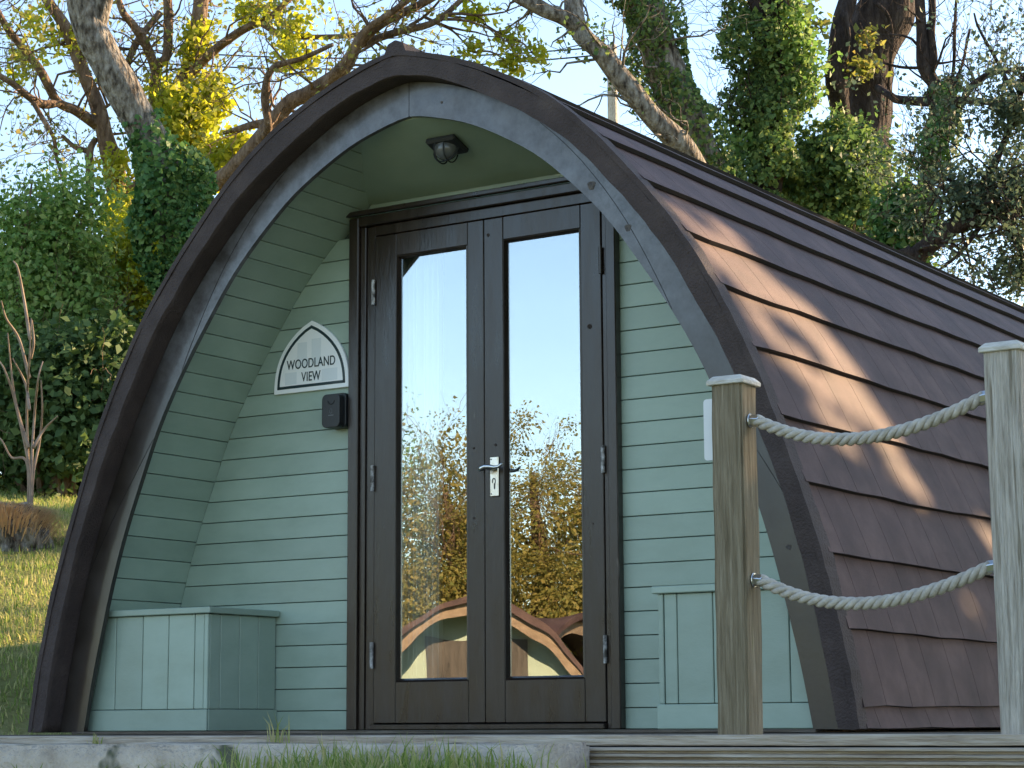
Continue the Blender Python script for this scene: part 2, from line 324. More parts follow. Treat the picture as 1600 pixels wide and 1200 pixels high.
def offset(h, d):
    g_ = np.gradient(h, axis=0); nn_ = np.stack([g_[:, 1], -g_[:, 0]], 1)/np.linalg.norm(g_, axis=1)[:, None]; o = h+nn_*d; o[-1, 0] = 0; return o
OUT = offset(EDGE, -0.021)
def half_at(prof, z): return float(np.interp(z, prof[:, 1], prof[:, 0]))
def full(h): return np.vstack([np.stack([XC+h[:, 0], h[:, 1]], 1), np.stack([XC-h[-2::-1, 0], h[-2::-1, 1]], 1)])
YF, YE, YA = -0.58, 6.6, -0.48        # roof front edge, pod end, arch board face
pod = empty('camping_pod', (XC, 3.0, 0), 'arched timber camping pod with brown shingle roof and sage green porch', 'camping pod')

# roof shell between outer and mid profile
N2 = 90
def even(h, n):
    s = np.concatenate([[0], np.cumsum(np.linalg.norm(np.diff(h, axis=0), axis=1))]); q = np.linspace(0, s[-1], n)
    return np.stack([np.interp(q, s, h[:, 0]), np.interp(q, s, h[:, 1])], 1)
o_, i_ = full(even(OUT, N2)), full(even(MID, N2)); n = len(o_)
V = []; ysl = [YF, YF+0.03, YA, 3.0, YE]
for y in ysl: V += [(a, y, c) for a, c in o_]
for y in ysl: V += [(a, y, c) for a, c in i_]
K = len(ysl); F = []
for j in range(K-1):
    for i in range(n-1):
        F.append((j*n+i, j*n+i+1, (j+1)*n+i+1, (j+1)*n+i)); b0 = K*n
        F.append((b0+j*n+i, b0+(j+1)*n+i, b0+(j+1)*n+i+1, b0+j*n+i+1))
for i in range(n-1):
    F.append((i, K*n+i, K*n+i+1, i+1)); j = K-1; F.append((j*n+i, j*n+i+1, K*n+j*n+i+1, K*n+j*n+i))
for e in (0, n-1):
    for j in range(K-1): F.append((j*n+e, (j+1)*n+e, K*n+(j+1)*n+e, K*n+j*n+e))
# uneven felt edge
V = [list(v) for v in V]
for v in V:
    nv = noise.noise_vector(Vector((v[0]*4, v[1]*4, v[2]*4)))*0.006+noise.noise_vector(Vector((v[0]*15, v[1]*15, v[2]*15)))*0.0035
    if v[1] < YF+0.05: v[0] += nv.x; v[2] += nv.z; v[1] += nv.y
mb = MB(); mb.V = [tuple(v) for v in V]; mb.F = F
roof = mb.build('roof', M['verge'], pod, smooth=False)
for p in roof.data.polygons: p.use_smooth = abs(p.normal.y) < 0.5
roof['label'] = 'dark felt roof edge curving round the porch'

# felt verge strip wrapped over the front edge, lapping the shingle ends
eo, ei = full(even(EDGE, N2)), full(even(offset(OUT, 0.0005), N2)); n = len(eo); V = []
vr = random.Random(12); wv = 0
for lay in range(4):
    for i in range(n):
        q = eo[i] if lay < 2 else ei[i]; p3 = Vector((q[0]*9, q[1]*9, 0)); back_y = YF+0.072+0.010*noise.noise(p3*0.7)+0.006*noise.noise(p3*3)
        y = (YF-0.004+0.003*noise.noise(p3*2), back_y, back_y, YF-0.004)[lay]; k_ = 0.0035*noise.noise(p3*1.5+Vector((lay, 0, 5)))+0.003*noise.noise(p3*5) if lay < 2 else 0
        d_ = np.array([q[0]-XC, q[1]-0.6]); d_ /= np.linalg.norm(d_); V.append((q[0]+d_[0]*k_, y, q[1]+d_[1]*k_))
F = [(l*n+i, l*n+i+1, ((l+1) % 4)*n+i+1, ((l+1) % 4)*n+i) for l in range(4) for i in range(n-1)]+[(0, n, 2*n, 3*n), (n-1, 4*n-1, 3*n-1, 2*n-1)]
vs = MB().add(V, F).build('verge_strip', M['verge'], roof)

# shingles: courses up the right side, each tab an object
arc = even(OUT, 400); sarc = np.concatenate([[0], np.cumsum(np.linalg.norm(np.diff(arc, axis=0), axis=1))])
def on_arc(s, off):
    """point (half, z) on the outer profile at arc length s, pushed out by off"""
    s = min(max(s, 0), sarc[-1]); hx = np.interp(s, sarc, arc[:, 0]); hz = np.interp(s, sarc, arc[:, 1])
    e = 0.01; s2 = min(s+e, sarc[-1]); s1 = max(s2-2*e, 0)
    tx = np.interp(s2, sarc, arc[:, 0])-np.interp(s1, sarc, arc[:, 0]); tz = np.interp(s2, sarc, arc[:, 1])-np.interp(s1, sarc, arc[:, 1])
    l = math.hypot(tx, tz); return hx+tz/l*off, hz-tx/l*off
CZ = [-0.17, 0.067, 0.309, 0.55, 0.786, 1.01, 1.245, 1.464, 1.661, 1.859, 2.037, 2.175, 2.29, 2.38, 2.445]
CS = [float(np.interp(z, arc[:, 1], sarc)) if z >= 0 else -0.17 for z in CZ]
def tab(side, s0, s1, y0, y1, drop0, drop1, lift):
    """one roof tab: butt (lower, thick) edge near arc length s0, top edge under the next course at s1"""
    k = 5; V = []
    for yy, dr in ((y0, drop0), (y1, drop1)):
        for lay in (0, 1):
            for q in range(k):
                f = q/(k-1); s = s0-dr*(1-f)+(s1+0.035-s0)*f
                th = (0.019*(1-f)+0.002+lift*(1-f)) if lay else (0.001 if q else 0.008)
                hx, hz = on_arc(s, th); V.append((XC+side*hx, yy, hz))
    F = []
    for q in range(k-1):
        a, b = q, q+k; c, d = q+2*k, q+3*k
        F += [(b, b+1, d+1, d), (a, c, c+1, a+1), (a, a+1, b+1, b), (c, d, d+1, c+1)]
    F += [(0, k, 3*k, 2*k), (k-1, 3*k-1, 4*k-1, 2*k-1)]
    return V, F
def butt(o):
    """lower edge faces of a felt tab, coloured near-black as a painted course shadow"""
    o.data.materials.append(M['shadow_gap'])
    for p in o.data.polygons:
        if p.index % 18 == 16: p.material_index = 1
rs = random.Random(3); rest = MB(); NT = 0; TABW = 0.208
for ci in range(len(CS)):
    s0 = max(CS[ci], 0.0); s1 = CS[ci+1] if ci+1 < len(CS) else sarc[-1]-0.06
    for side in (1, -1):
        y = YF+0.052; yend = YE-0.02; first = True
        y += 0
        w0 = TABW*(0.5+0.5*((ci*37) % 10)/10)
        dr = rs.uniform(-0.004, 0.006)
        while y < yend-0.02:
            wd = w0 if first else TABW*rs.uniform(0.94, 1.06); first = False
            y1 = min(y+wd, yend); d1 = 0.7*dr+rs.uniform(-0.006, 0.008)
            V, F = tab(side, s0, s1, y, y1-0.0022, dr, d1, 0.003)
            hz = on_arc(s0, 0)[1]; vis = side == 1 and y < 0.9+2.0*max(0, hz)+(1.2 if hz > 1.8 else 0)
            if vis and NT < 290:
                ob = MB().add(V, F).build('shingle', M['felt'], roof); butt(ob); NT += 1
            else: rest.add(V, F)
            y = y1; dr = d1
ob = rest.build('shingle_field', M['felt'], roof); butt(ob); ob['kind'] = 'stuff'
# ridge capping: folded felt pieces over the apex
yy = YF+0.0; k = 0
while yy < YE-0.05:
    ln = 0.30 if k else 0.12
    a = 0.012 if k else 0.03; wd = 0.11 if k else 0.10
    zt = 2.505+(0.022 if k else 0.012)
    poly = [(XC-wd, zt-0.075), (XC-wd*0.5, zt-0.028), (XC-0.03, zt+a*0.6), (XC+0.005, zt+a), (XC+0.04, zt+a*0.5), (XC+wd*0.55, zt-0.028), (XC+wd, zt-0.075), (XC+wd*0.5, zt-0.07), (XC, zt-0.03), (XC-wd*0.5, zt-0.07)]
    MB().prism(poly, yy, min(yy+ln-0.006, YE)).build('ridge_cap', M['verge'] if k == 0 else M['felt'], roof, 0.004)
    yy += ln; k += 1

# arch boards: two glued, shaped halves meeting at the apex, in segments with joint lines
mi_, in_ = even(MID, 60), even(INN, 60)
arch = []
for side in (-1, 1):
    V = []; seg = [0, 17, 37, 60]
    bmx = MB(); y0, y1 = YA, YA+0.022; g = 0.0015
    pa = np.stack([XC+side*(mi_[:, 0]-0.004), mi_[:, 1]-0.002], 1); pb = np.stack([XC+side*in_[:, 0], in_[:, 1]], 1)
    for lst in (pa, pb): lst[-1, 0] = XC+side*g
    n = len(pa); V = [(x, y0, z) for x, z in pa]+[(x, y0, z) for x, z in pb]+[(x, y1, z) for x, z in pa]+[(x, y1, z) for x, z in pb]
    F = []
    for i in range(n-1):
        F += [(i, i+1, n+i+1, n+i), (2*n+i, 3*n+i, 3*n+i+1, 2*n+i+1), (n+i, n+i+1, 3*n+i+1, 3*n+i), (i, 2*n+i, 2*n+i+1, i+1)]
    F += [(0, n, 3*n, 2*n), (n-1, 3*n-1, 4*n-1, 2*n-1)]
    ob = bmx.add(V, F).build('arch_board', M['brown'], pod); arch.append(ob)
    ob['label'] = 'sheen-faced right half of the dark arch board' if side > 0 else 'left half of the dark arch board'
    # scarf joints: thin raised lips drawn as real grooves with a sliver of dark filler standing 1 mm proud
    for (i0, f0, i1, f1) in ((12, 0.02, 24, 0.98), (30, 0.98, 47, 0.04)):
        pts = []
        for q in range(13):
            fq = q/12; ii = i0+(i1-i0)*fq; ff = f0+(f1-f0)*fq; j = min(int(ii), n-2); fr = ii-j
            A = pa[j]*(1-fr)+pa[j+1]*fr; B = pb[j]*(1-fr)+pb[j+1]*fr; Q = A*(1-ff)+B*ff
            pts.append((Q[0], YA-0.0003, Q[1]))
        MB().tube(pts, 0.0012, 4).build('scarf_joint', M['shadow_gap'], ob)
# knots on the right half
for (px, py, r) in ((924, 290, 0.015), (981, 356, 0.012), (690, 160, 0.005), (1232, 855, 0.009)):
    d = fw+rt*(px-800)/FPX-up*(py-600)/FPX; s = (YA-0.001-CAM[1])/d[1]; p = CAM+s*d
    mb = MB(); ring = [(p[0]+r*math.cos(a)*(1+0.25*math.sin(3*a)), YA-0.0012, p[2]+r*1.25*math.sin(a)*(1+0.2*math.cos(2*a))) for a in np.linspace(0, 2*math.pi, 14, endpoint=False)]
    ring2 = [(v[0], YA+0.004, v[2]) for v in ring]; mb.add(ring+ring2, [tuple(range(14))]+[(i, (i+1) % 14, 14+(i+1) % 14, 14+i) for i in range(14)])
    mb.build('knot', M['knot'], arch[1])

# porch lining: boards running front to back round the arch, and a sloped ceiling panel
LIN = INN.copy()
nrm = np.gradient(LIN, axis=0); nrm = np.stack([nrm[:, 1], -nrm[:, 0]], 1)/np.linalg.norm(nrm, axis=1)[:, None]
LIN = LIN+nrm*0.042; LIN[-1, 0] = 0
lin = even(LIN, 300); slin = np.concatenate([[0], np.cumsum(np.linalg.norm(np.diff(lin, axis=0), axis=1))])
def on_lin(s, off=0):
    s = min(max(s, 0), slin[-1]); i = min(int(np.searchsorted(slin, s)), len(slin)-2); i = max(i, 1)
    t = lin[i+1]-lin[i-1]; t = t/np.linalg.norm(t)
    return np.interp(s, slin, lin[:, 0])+t[1]*off, np.interp(s, slin, lin[:, 1])-t[0]*off
back = even(LIN, 70); bo = full(np.stack([back[:, 0]+0.014, back[:, 1]+0.012], 1)); nb = len(bo)
V = [(x, y, z) for y in (YA+0.03, YE-0.05) for x, z in bo]; F = [(i, i+1, nb+i+1, nb+i) for i in range(nb-1)]
lining = MB().add(V, F).build('porch_lining', M['sage_gap'], pod, smooth=True)
YW = 0.0
for side in (-1, 1):
    s = 0.0; j = 0
    while s < slin[-1]-0.03:
        s1 = min(s+0.0885, slin[-1]); V = []
        for y in (YA+0.0235, YW+0.03):
            for lay in (0.0, 0.013):
                for q in range(3):
                    ss = s+0.0018+(s1-s-0.0036)*q/2; o = lay-(0.0 if lay else 0.0)
                    hx, hz = on_lin(ss, o); V.append((XC+side*hx, y, hz))
        F = [(0, 1, 7, 6), (1, 2, 8, 7), (3, 9, 10, 4), (4, 10, 11, 5), (0, 6, 9, 3), (2, 5, 11, 8), (0, 3, 4, 1), (1, 4, 5, 2), (6, 7, 10, 9), (7, 8, 11, 10)]
        MB().add(V, F).build('lining_board', M['sage'], lining, 0.0012); s = s1; j += 1
# sloped ceiling panel from the arch down to the wall head
def ceil_z(y): return 2.105+(-y)*0.36
V = []; F = []; kk = 9
for j in range(kk):
    y = YW-0.001+(YA+0.0235-YW)*j/(kk-1); z = ceil_z(y)
    hx = float(np.interp(z, lin[:, 1], lin[:, 0]))+0.004
    V += [(XC-hx, y, z), (XC+hx, y, z), (XC-hx, y, z+0.012), (XC+hx, y, z+0.012)]
for j in range(kk-1):
    a = 4*j; b2 = a+4; F += [(a, a+1, b2+1, b2), (a+2, b2+2, b2+3, a+3), (a, b2, b2+2, a+2), (a+1, a+3, b2+3, b2+1)]
F += [(0, 2, 3, 1), (4*kk-4, 4*kk-3, 4*kk-1, 4*kk-2)]
MB().add(V, F).build('ceiling_panel', M['sage'], pod)

# front wall: dark backing and horizontal boards with open joints
DX0, DX1, DH = 0.0, 1.245, 2.05
mb = MB()
for sgn in (-1, 1):
    xin = DX0 if sgn < 0 else DX1
    pts = [(XC+sgn*h, z) for h, z in even(LIN, 60) if z < 2.04]
    poly = [(xin, 0.0)]+pts+[(xin, 2.04)]
    mb.prism(poly, 0.030, 0.045)
mb.prism([(XC-0.6, 2.0405), (XC+0.6, 2.0405)]+[(XC+h, z) for h, z in even(LIN, 80) if z > 2.05]+[(XC-h, z) for h, z in even(LIN, 80)[::-1] if z > 2.05 and h > 0.001], 0.0305, 0.0455)
wall = mb.build('front_wall', M['sage_gap'], pod)
zl = [0.0, 0.0765]
while zl[-1] < 2.3: zl.append(zl[-1]+0.0866)
for a, b2 in zip(zl[:-1], zl[1:]):
    z0, z1 = a+0.0016, b2-0.0016
    if a == 0: z0 = 0.002
    for sgn in (-1, 1):
        xin = (DX0+0.012) if sgn < 0 else (DX1-0.012)
        if z0 > 2.0: continue
        zt = min(z1, 2.06)
        ha, hb, hm = [float(np.interp(z, lin[:, 1], lin[:, 0]))-0.0015 for z in (z0, zt, (z0+zt)/2)]
        poly = [(xin, z0), (XC+sgn*ha, z0), (XC+sgn*hm, (z0+zt)/2), (XC+sgn*hb, zt), (xin, zt)]
        if abs(poly[3][0]-XC) < abs(xin-XC)+0.01: continue
        MB().prism(poly, 0.0, 0.0295).build('board', M['sage'], wall, 0.0015)
    if z1 > 2.06:
        z0 = max(z0, 2.045); zt = min(z1, 2.29)
        ha, hb = [max(0.03, float(np.interp(z, lin[:, 1], lin[:, 0]))-0.003) for z in (z0, zt)]
        MB().prism([(XC-ha, z0), (XC+ha, z0), (XC+hb, zt), (XC-hb, zt)], 0.003, 0.0295).build('board', M['sage'], wall, 0.0015)
# floor, rear wall, inner shell darkness
box('floor', M['inner'], pod, XC-1.58, XC+1.58, 0.05, YE-0.08, 0.0, 0.02, 0)
bp_ = [(x, z) for x, z in full(even(LIN, 40))]; MB().prism(bp_, YE-0.12, YE-0.06).build('rear_wall', M['inner'], pod)
MB().box(XC-1.66, XC+1.70, YF+0.06, YE-0.05, -0.0455, -0.012).build('plinth', M['shadow_gap'], pod)
box('sill', M['deck_dark'], pod, XC-1.62, XC+1.62, -0.52, 0.06, -0.0105, -0.0005, 0.001)

# door frame
fr = MB()
fr.box(0.0, 0.048, -0.038, 0.0, 0.0, 2.05)            # left architrave
fr.box(1.205, 1.247, -0.038, 0.0, 0.0, 2.05)          # right architrave
fr.box(0.0485, 1.2045, -0.040, 0.0, 2.012, 2.052)     # head architrave
frame = fr.build('door_frame', M['frame_brown'], pod, 0.004)
jb = MB(); jb.box(0.049, 0.075, -0.022, 0.045, 0.0, 2.011).box(0.0755, 0.118, -0.012, 0.045, 0.0, 2.0105)
jb.box(1.181, 1.2035, -0.022, 0.045, 0.0, 2.011).box(0.1185, 1.1805, -0.018, 0.045, 1.968, 2.0105)
jb.build('door_jamb', M['frame_brown'], frame, 0.003)
MB().box(-0.03, 1.275, -0.062, -0.0405, 2.053, 2.072).build('drip_bar', M['frame_brown'], frame, 0.003)
box('threshold', M['frame_brown'], frame, 0.1185, 1.1805, -0.045, 0.05, 0.001, 0.022, 0.003)
def make_door(x0, x1, gx0, gx1, label, hinge_left, handle):
    z0, z1, gz0, gz1 = 0.026, 1.964, 0.184, 1.874
    yf, ybk = -0.022, 0.024; g = 0.0012
    d = MB().box(x0, gx0, yf, ybk, z0, z1).box(gx1, x1, yf, ybk, z0, z1).build('door', M['frame_brown'], pod, 0.0025)
    d['label'] = label
    box('rail', M['frame_brown'], d, gx0+g, gx1-g, yf+0.0006, ybk-0.001, z0, gz0, 0.002)
    box('rail', M['frame_brown'], d, gx0+g, gx1-g, yf+0.0006, ybk-0.001, gz1, z1, 0.002)
    # glazing beads: mitred slopes round the pane
    bw = 0.013; yi = yf+0.016
    V = []; 
    for (m_, y) in ((0, yf+0.002), (0.006, yf-0.001), (bw, yi)):
        V += [(gx0+m_, y, gz0+m_), (gx1-m_, y, gz0+m_), (gx1-m_, y, gz1-m_), (gx0+m_, y, gz1-m_)]
    F = [(l*4+i, l*4+(i+1) % 4, l*4+4+(i+1) % 4, l*4+4+i) for l in range(2) for i in range(4)]
    V += [(gx0, yi+0.004, gz0), (gx1, yi+0.004, gz0), (gx1, yi+0.004, gz1), (gx0, yi+0.004, gz1)]
    F += [(8+i, 8+(i+1) % 4, 12+(i+1) % 4, 12+i) for i in range(4)]
    MB().add(V, F).build('glazing_bead', M['frame_brown'], d)
    MB().box(gx0+0.002, gx1-0.002, yi+0.0015, yi+0.0035, gz0+0.002, gz1-0.002).build('glass_pane', M['glass'], d)
    hx = x0-0.003 if hinge_left else x1+0.004
    for hz in (0.288, 0.985, 1.735):
        h = MB().tube([(hx, yf-0.008, hz-0.051), (hx, yf-0.008, hz+0.051)], 0.0075, 10)
        for q in (-0.031, -0.0105, 0.0105, 0.031): h.tube([(hx, yf-0.008, hz+q-0.0012), (hx, yf-0.008, hz+q+0.0012)], 0.0082, 10)
        h.build('hinge', M['hinge'] if hinge_left or hz < 1 else M['frame_brown'], d)
    if handle:
        hx, hz = 0.697, 0.953
        pl = MB().box(hx-0.0195, hx+0.0195, yf-0.008, yf-0.0005, hz-0.077, hz+0.077).build('handle_plate', M['brass'], d, 0.003)
        lv = MB(); zz = 0.985
        lv.tube([(hx-0.002, yf-0.008, zz), (hx-0.002, yf-0.048, zz)], 0.011, 12)
        pts = [(hx-0.040, yf-0.047, zz-0.006), (hx-0.030, yf-0.049, zz-0.003), (hx-0.012, yf-0.05, zz+0.003), (hx+0.01, yf-0.05, zz+0.001), (hx+0.03, yf-0.049, zz-0.003), (hx+0.047, yf-0.048, zz-0.001), (hx+0.058, yf-0.046, zz+0.007), (hx+0.063, yf-0.045, zz+0.011)]
        lv.tube(pts, [0.009, 0.011, 0.0095, 0.0085, 0.0068, 0.006, 0.005, 0.0035], 10)
        lv.build('lever', M['steel'], d, smooth=True)
        kh = MB(); yk = yf-0.0088
        kh.tube([(hx+0.0065*math.sin(a), yk, 0.935+0.011*math.cos(a)) for a in np.linspace(-2.2, 2.6, 12)], 0.0018, 5)
        kh.tube([(hx+0.003, yk, 0.926), (hx+0.003, yk, 0.905)], 0.0026, 5)
        kh.build('keyhole', M['lamp_dark'], d)
        for q in (-0.066, 0.066): MB().tube([(hx-0.012, yf-0.0095, hz+q), (hx-0.012, yf-0.007, hz+q)], 0.003, 8).build('screw', M['hinge'], d)
    return d
make_door(0.1225, 0.6465, 0.227, 0.572, 'left glazed leaf of the brown double door', True, False)
make_door(0.6495, 1.1765, 0.737, 1.088, 'right glazed leaf of the brown double door with the lever handle', False, True)
for (x, z, r) in ((0.6, 0.80, 0.005), (0.60, 1.07, 0.004), (0.70, 1.075, 0.006), (1.125, 1.49, 0.010), (1.13, 0.75, 0.004), (0.67, 1.90, 0.007)):
    MB().tube([(x, -0.0235, z), (x, -0.0215, z)], r, 8).build('knot', M['bark_dark'], frame)

# curtain inside, behind the left pane
V = []; F = []; nx_ = 60
for j in range(2):
    for i in range(nx_):
        x = 0.16+0.21*i/(nx_-1); V.append((x, 0.085+0.022*math.sin(i*0.95)+0.01*math.sin(i*0.37), 0.05 if j == 0 else 1.95))
F = [(i, i+1, nx_+i+1, nx_+i) for i in range(nx_-1)]
cu = mesh('curtain', V, F, True); cu = link('curtain', cu, M['curtain'])
sm = cu.modifiers.new('thickness', 'SOLIDIFY'); sm.thickness = 0.004
tag(cu, 'pale curtain hanging inside behind the left glass pane', 'curtain')
# ------------------------------------------------------------------ porch seats
def seat(name, label, side):
    xr = -0.381 if side < 0 else 2*XC+0.381
    s = 1 if side < 0 else -1                 # direction from the arch side towards the door
    yf = -0.418
    t = empty(name, (xr-s*0.3, -0.2, 0), label, 'storage seat', 'porch storage seats')
    def bx(nm, xa, xb, y0, y1, z0, z1, mat=M['sage'], bev=0.0022):
        return box(nm, mat, t, min(xa, xb), max(xa, xb), y0, y1, z0, z1, bev)
    xo_b = XC-s*(half_at(INN, 0.0)+0.03); 
    def xo(z): return XC-s*(float(np.interp(z, lin[:, 1], lin[:, 0]))-0.004)
    # carcass, following the slope of the lining on the outer side
    poly = [(xr-s*0.012, 0.002), (xo(0.002), 0.002), (xo(0.45), 0.45), (xr-s*0.012, 0.45)]
    MB().prism(poly, yf+0.012, -0.003).build('carcass', M['sage_gap'], t)
    # front planks
    edges = [0, 0.021, 0.071, 0.207, 0.343, 0.487]
    z0, z1 = 0.085, 0.452
    for a, b2 in zip(edges[:-1], edges[1:]):
        xa, xb = xr-s*(a+(0.0 if a == 0 else 0.0016)), xr-s*(b2-0.0016)
        bx('plank', xa, xb, yf-(0.003 if a == 0 else 0), yf+0.0115, z0, z1)
    a = 0.4886
    MB().prism([(xr-s*a, z0), (xo(z0)+s*0.0, z0), (xo(z1), z1), (xr-s*a, z1)], yf, yf+0.0115).build('plank', M['sage'], t, 0.002)
    # planks on the side facing the door
    for a, b2 in ((0.013, 0.075), (0.075, 0.19), (0.19, 0.305), (0.305, 0.414)):
        bx('plank', xr-s*0.0115, xr-s*0.001, yf+a, yf+b2-0.003, z0, z1)
    # plinth
    MB().prism([(xr+s*0.006, 0.001), (xo(0.0)+0.0, 0.001), (xo(0.083), 0.083), (xr+s*0.006, 0.083)], yf-0.012, yf-0.0005).build('plinth', M['sage'], t, 0.003)
    bx('plinth', xr+s*0.0005, xr+s*0.0075, yf+0.0, -0.003, 0.001, 0.083, bev=0.002)
    # lid
    MB().prism([(xr+s*0.018, 0.454), (xo(0.454), 0.454), (xo(0.479), 0.479), (xr+s*0.018, 0.479)], yf-0.016, -0.003).build('lid', M['sage'], t, 0.003)
    return t
seat('storage_seat', 'sage green planked storage seat in the porch left of the door', -1)
seat('storage_seat', 'sage green planked storage seat in the porch, partly behind the fence post', 1)

# ------------------------------------------------------------------ sign, key safe, lamp
def sign_outline(w_, h_, k=14):
    pts = [(-w_/2, 0), (w_/2, 0)]
    for i in range(1, k+1):
        f = i/k; pts.append((w_/2*(1-f**2.6)**0.85, h_*f))
    for i in range(k-1, 0, -1):
        f = i/k; pts.append((-w_/2*(1-f**2.6)**0.85, h_*f))
    return pts
SX, SZ = -0.207, 1.366
sg = empty('name_sign', (SX, 0, SZ), 'white arched name sign with dark border on the wall left of the door', 'sign')
oL = [(SX+x, SZ+z) for x, z in sign_outline(0.388, 0.292)]
MB().prism(oL, -0.014, -0.001).build('sign_board', M['sign_white'], sg, 0.002)
def shrink(o, d, c): 
    n = len(o); out = []
    for i in range(n):
        p0, p1, p2 = np.array(o[i-1]), np.array(o[i]), np.array(o[(i+1) % n])
        a = p1-p0; b = p2-p1; na = np.array([-a[1], a[0]])/np.linalg.norm(a); nb_ = np.array([-b[1], b[0]])/np.linalg.norm(b)
        m_ = na+nb_; m_ = m_/np.linalg.norm(m_); out.append(tuple(p1+m_*d/max(0.5, m_@na)))
    return out
o1 = shrink(oL, 0.018, None); o2 = shrink(oL, 0.030, None); n = len(o1)
V = [(x, -0.0148, z) for x, z in o1]+[(x, -0.0148, z) for x, z in o2]+[(x, -0.0135, z) for x, z in o1]+[(x, -0.0135, z) for x, z in o2]
F = [(i, (i+1) % n, n+(i+1) % n, n+i) for i in range(n)]+[(i, 2*n+i, 2*n+(i+1) % n, (i+1) % n) for i in range(n)]+[(n+i, n+(i+1) % n, 3*n+(i+1) % n, 3*n+i) for i in range(n)]
MB().add(V, F).build('border', M['sign_navy'], sg)
em = MB(); em.box(SX-0.072, SX-0.022, -0.0144, -0.0138, SZ+0.105, SZ+0.205).box(SX+0.002, SX+0.05, -0.0144, -0.0138, SZ+0.105, SZ+0.215).box(SX-0.135, SX-0.075, -0.0144, -0.0138, SZ+0.035, SZ+0.085).box(SX+0.055, SX+0.135, -0.0144, -0.0138, SZ+0.035, SZ+0.085)
em.build('emblem', M['sign_pale'], sg)
def lettering(body, size, x, z, y, mat, parent, bold=0.0, sx=1.0):
    c = bpy.data.curves.new('lettering', 'FONT'); c.body = body; c.size = size; c.align_x = 'CENTER'; c.extrude = 0.0006; c.offset = bold; c.space_character = 1.02
    o = bpy.data.objects.new('tmp', c); col.objects.link(o); dg = bpy.context.evaluated_depsgraph_get()
    me = bpy.data.meshes.new_from_object(o.evaluated_get(dg)); bpy.data.objects.remove(o)
    me.transform(Matrix.Translation((x, y, z)) @ Matrix.Rotation(math.pi/2, 4, 'X') @ Matrix.Diagonal((sx, 1, 1, 1)))
    me.materials.clear(); return link('lettering', me, mat, parent)
lettering('WOODLAND', 0.055, SX+0.0, SZ+0.098, -0.0152, M['sign_navy'], sg, 0.0003, 0.74)
lettering('VIEW', 0.055, SX+0.0, SZ+0.043, -0.0152, M['sign_navy'], sg, 0.0003, 0.74)

ks = empty('key_safe', (-0.045, 0, 1.20), 'small black key safe box on the wall below the name sign', 'key safe')
def rrect(x0, x1, z0, z1, r, k=5):
    out = []
    for cx, cz, a0 in ((x1-r, z0+r, -90), (x1-r, z1-r, 0), (x0+r, z1-r, 90), (x0+r, z0+r, 180)):
        for i in range(k+1): a = R(a0+90*i/k); out.append((cx+r*math.cos(a), cz+r*math.sin(a)))
    return out
MB().prism(rrect(-0.098, -0.004, 1.198, 1.338, 0.014), -0.046, -0.001).build('case', M['black'], ks, 0.003)
MB().prism(rrect(-0.100, -0.010, 1.196, 1.332, 0.022), -0.078, -0.0465).build('cover', M['black'], ks, 0.006, seg=2)
mb = MB(); mb.tube([(-0.053+0.016*math.cos(a), -0.0785, 1.306+0.016*math.sin(a)) for a in np.linspace(R(185), R(355), 9)], 0.0025, 6); mb.build('thumb_catch', M['lamp_dark'], ks)
mb = MB(); mb.tube([(-0.053+0.006*math.cos(a), -0.0786, 1.262+0.009*math.sin(a)) for a in np.linspace(0, 2*math.pi, 11)], 0.0012, 4, False); mb.box(-0.066, -0.040, -0.0788, -0.0782, 1.244, 1.2475)
mb.build('emblem', M['black_logo'], ks)

LY = -0.29; LZ = ceil_z(LY); lp = empty('porch_lamp', (0.665, LY, LZ), 'dark bulkhead lamp with wire guard on the porch ceiling', 'lamp')
Mt = Matrix.Translation((0.665, LY, LZ)) @ Matrix.Rotation(math.atan(-0.36), 4, 'X') @ Matrix.Scale(0.8, 4)
MB().box(-0.085, 0.085, -0.07, 0.07, -0.032, -0.0005, Mt).build('base', M['lamp_dark'], lp, 0.008)
V = []; kx = 16
for j in range(6):
    ph = j/5*math.pi/2*0.96; 
    for i in range(kx): a = 2*math.pi*i/kx; V.append(Mt @ Vector((0.062*math.cos(ph)*math.cos(a), 0.055*math.cos(ph)*math.sin(a), -0.033-0.06*math.sin(ph))))
F = [(j*kx+i, j*kx+(i+1) % kx, (j+1)*kx+(i+1) % kx, (j+1)*kx+i) for j in range(5) for i in range(kx)]+[tuple(range(5*kx, 6*kx))]
MB().add(V, F).build('globe', M['lamp_glass'], lp, smooth=True)
gd = MB()
for sgn in (-1, 1): gd.tube([Mt @ Vector((sgn*0.025+0.0*a, 0.062*math.cos(a), -0.034-0.07*math.sin(a))) for a in np.linspace(0, math.pi, 11)], 0.003, 5)
gd.tube([Mt @ Vector((0.07*math.cos(a), 0, -0.034-0.07*math.sin(a))) for a in np.linspace(0, math.pi, 11)], 0.003, 5)
gd.build('guard', M['lamp_dark'], lp)

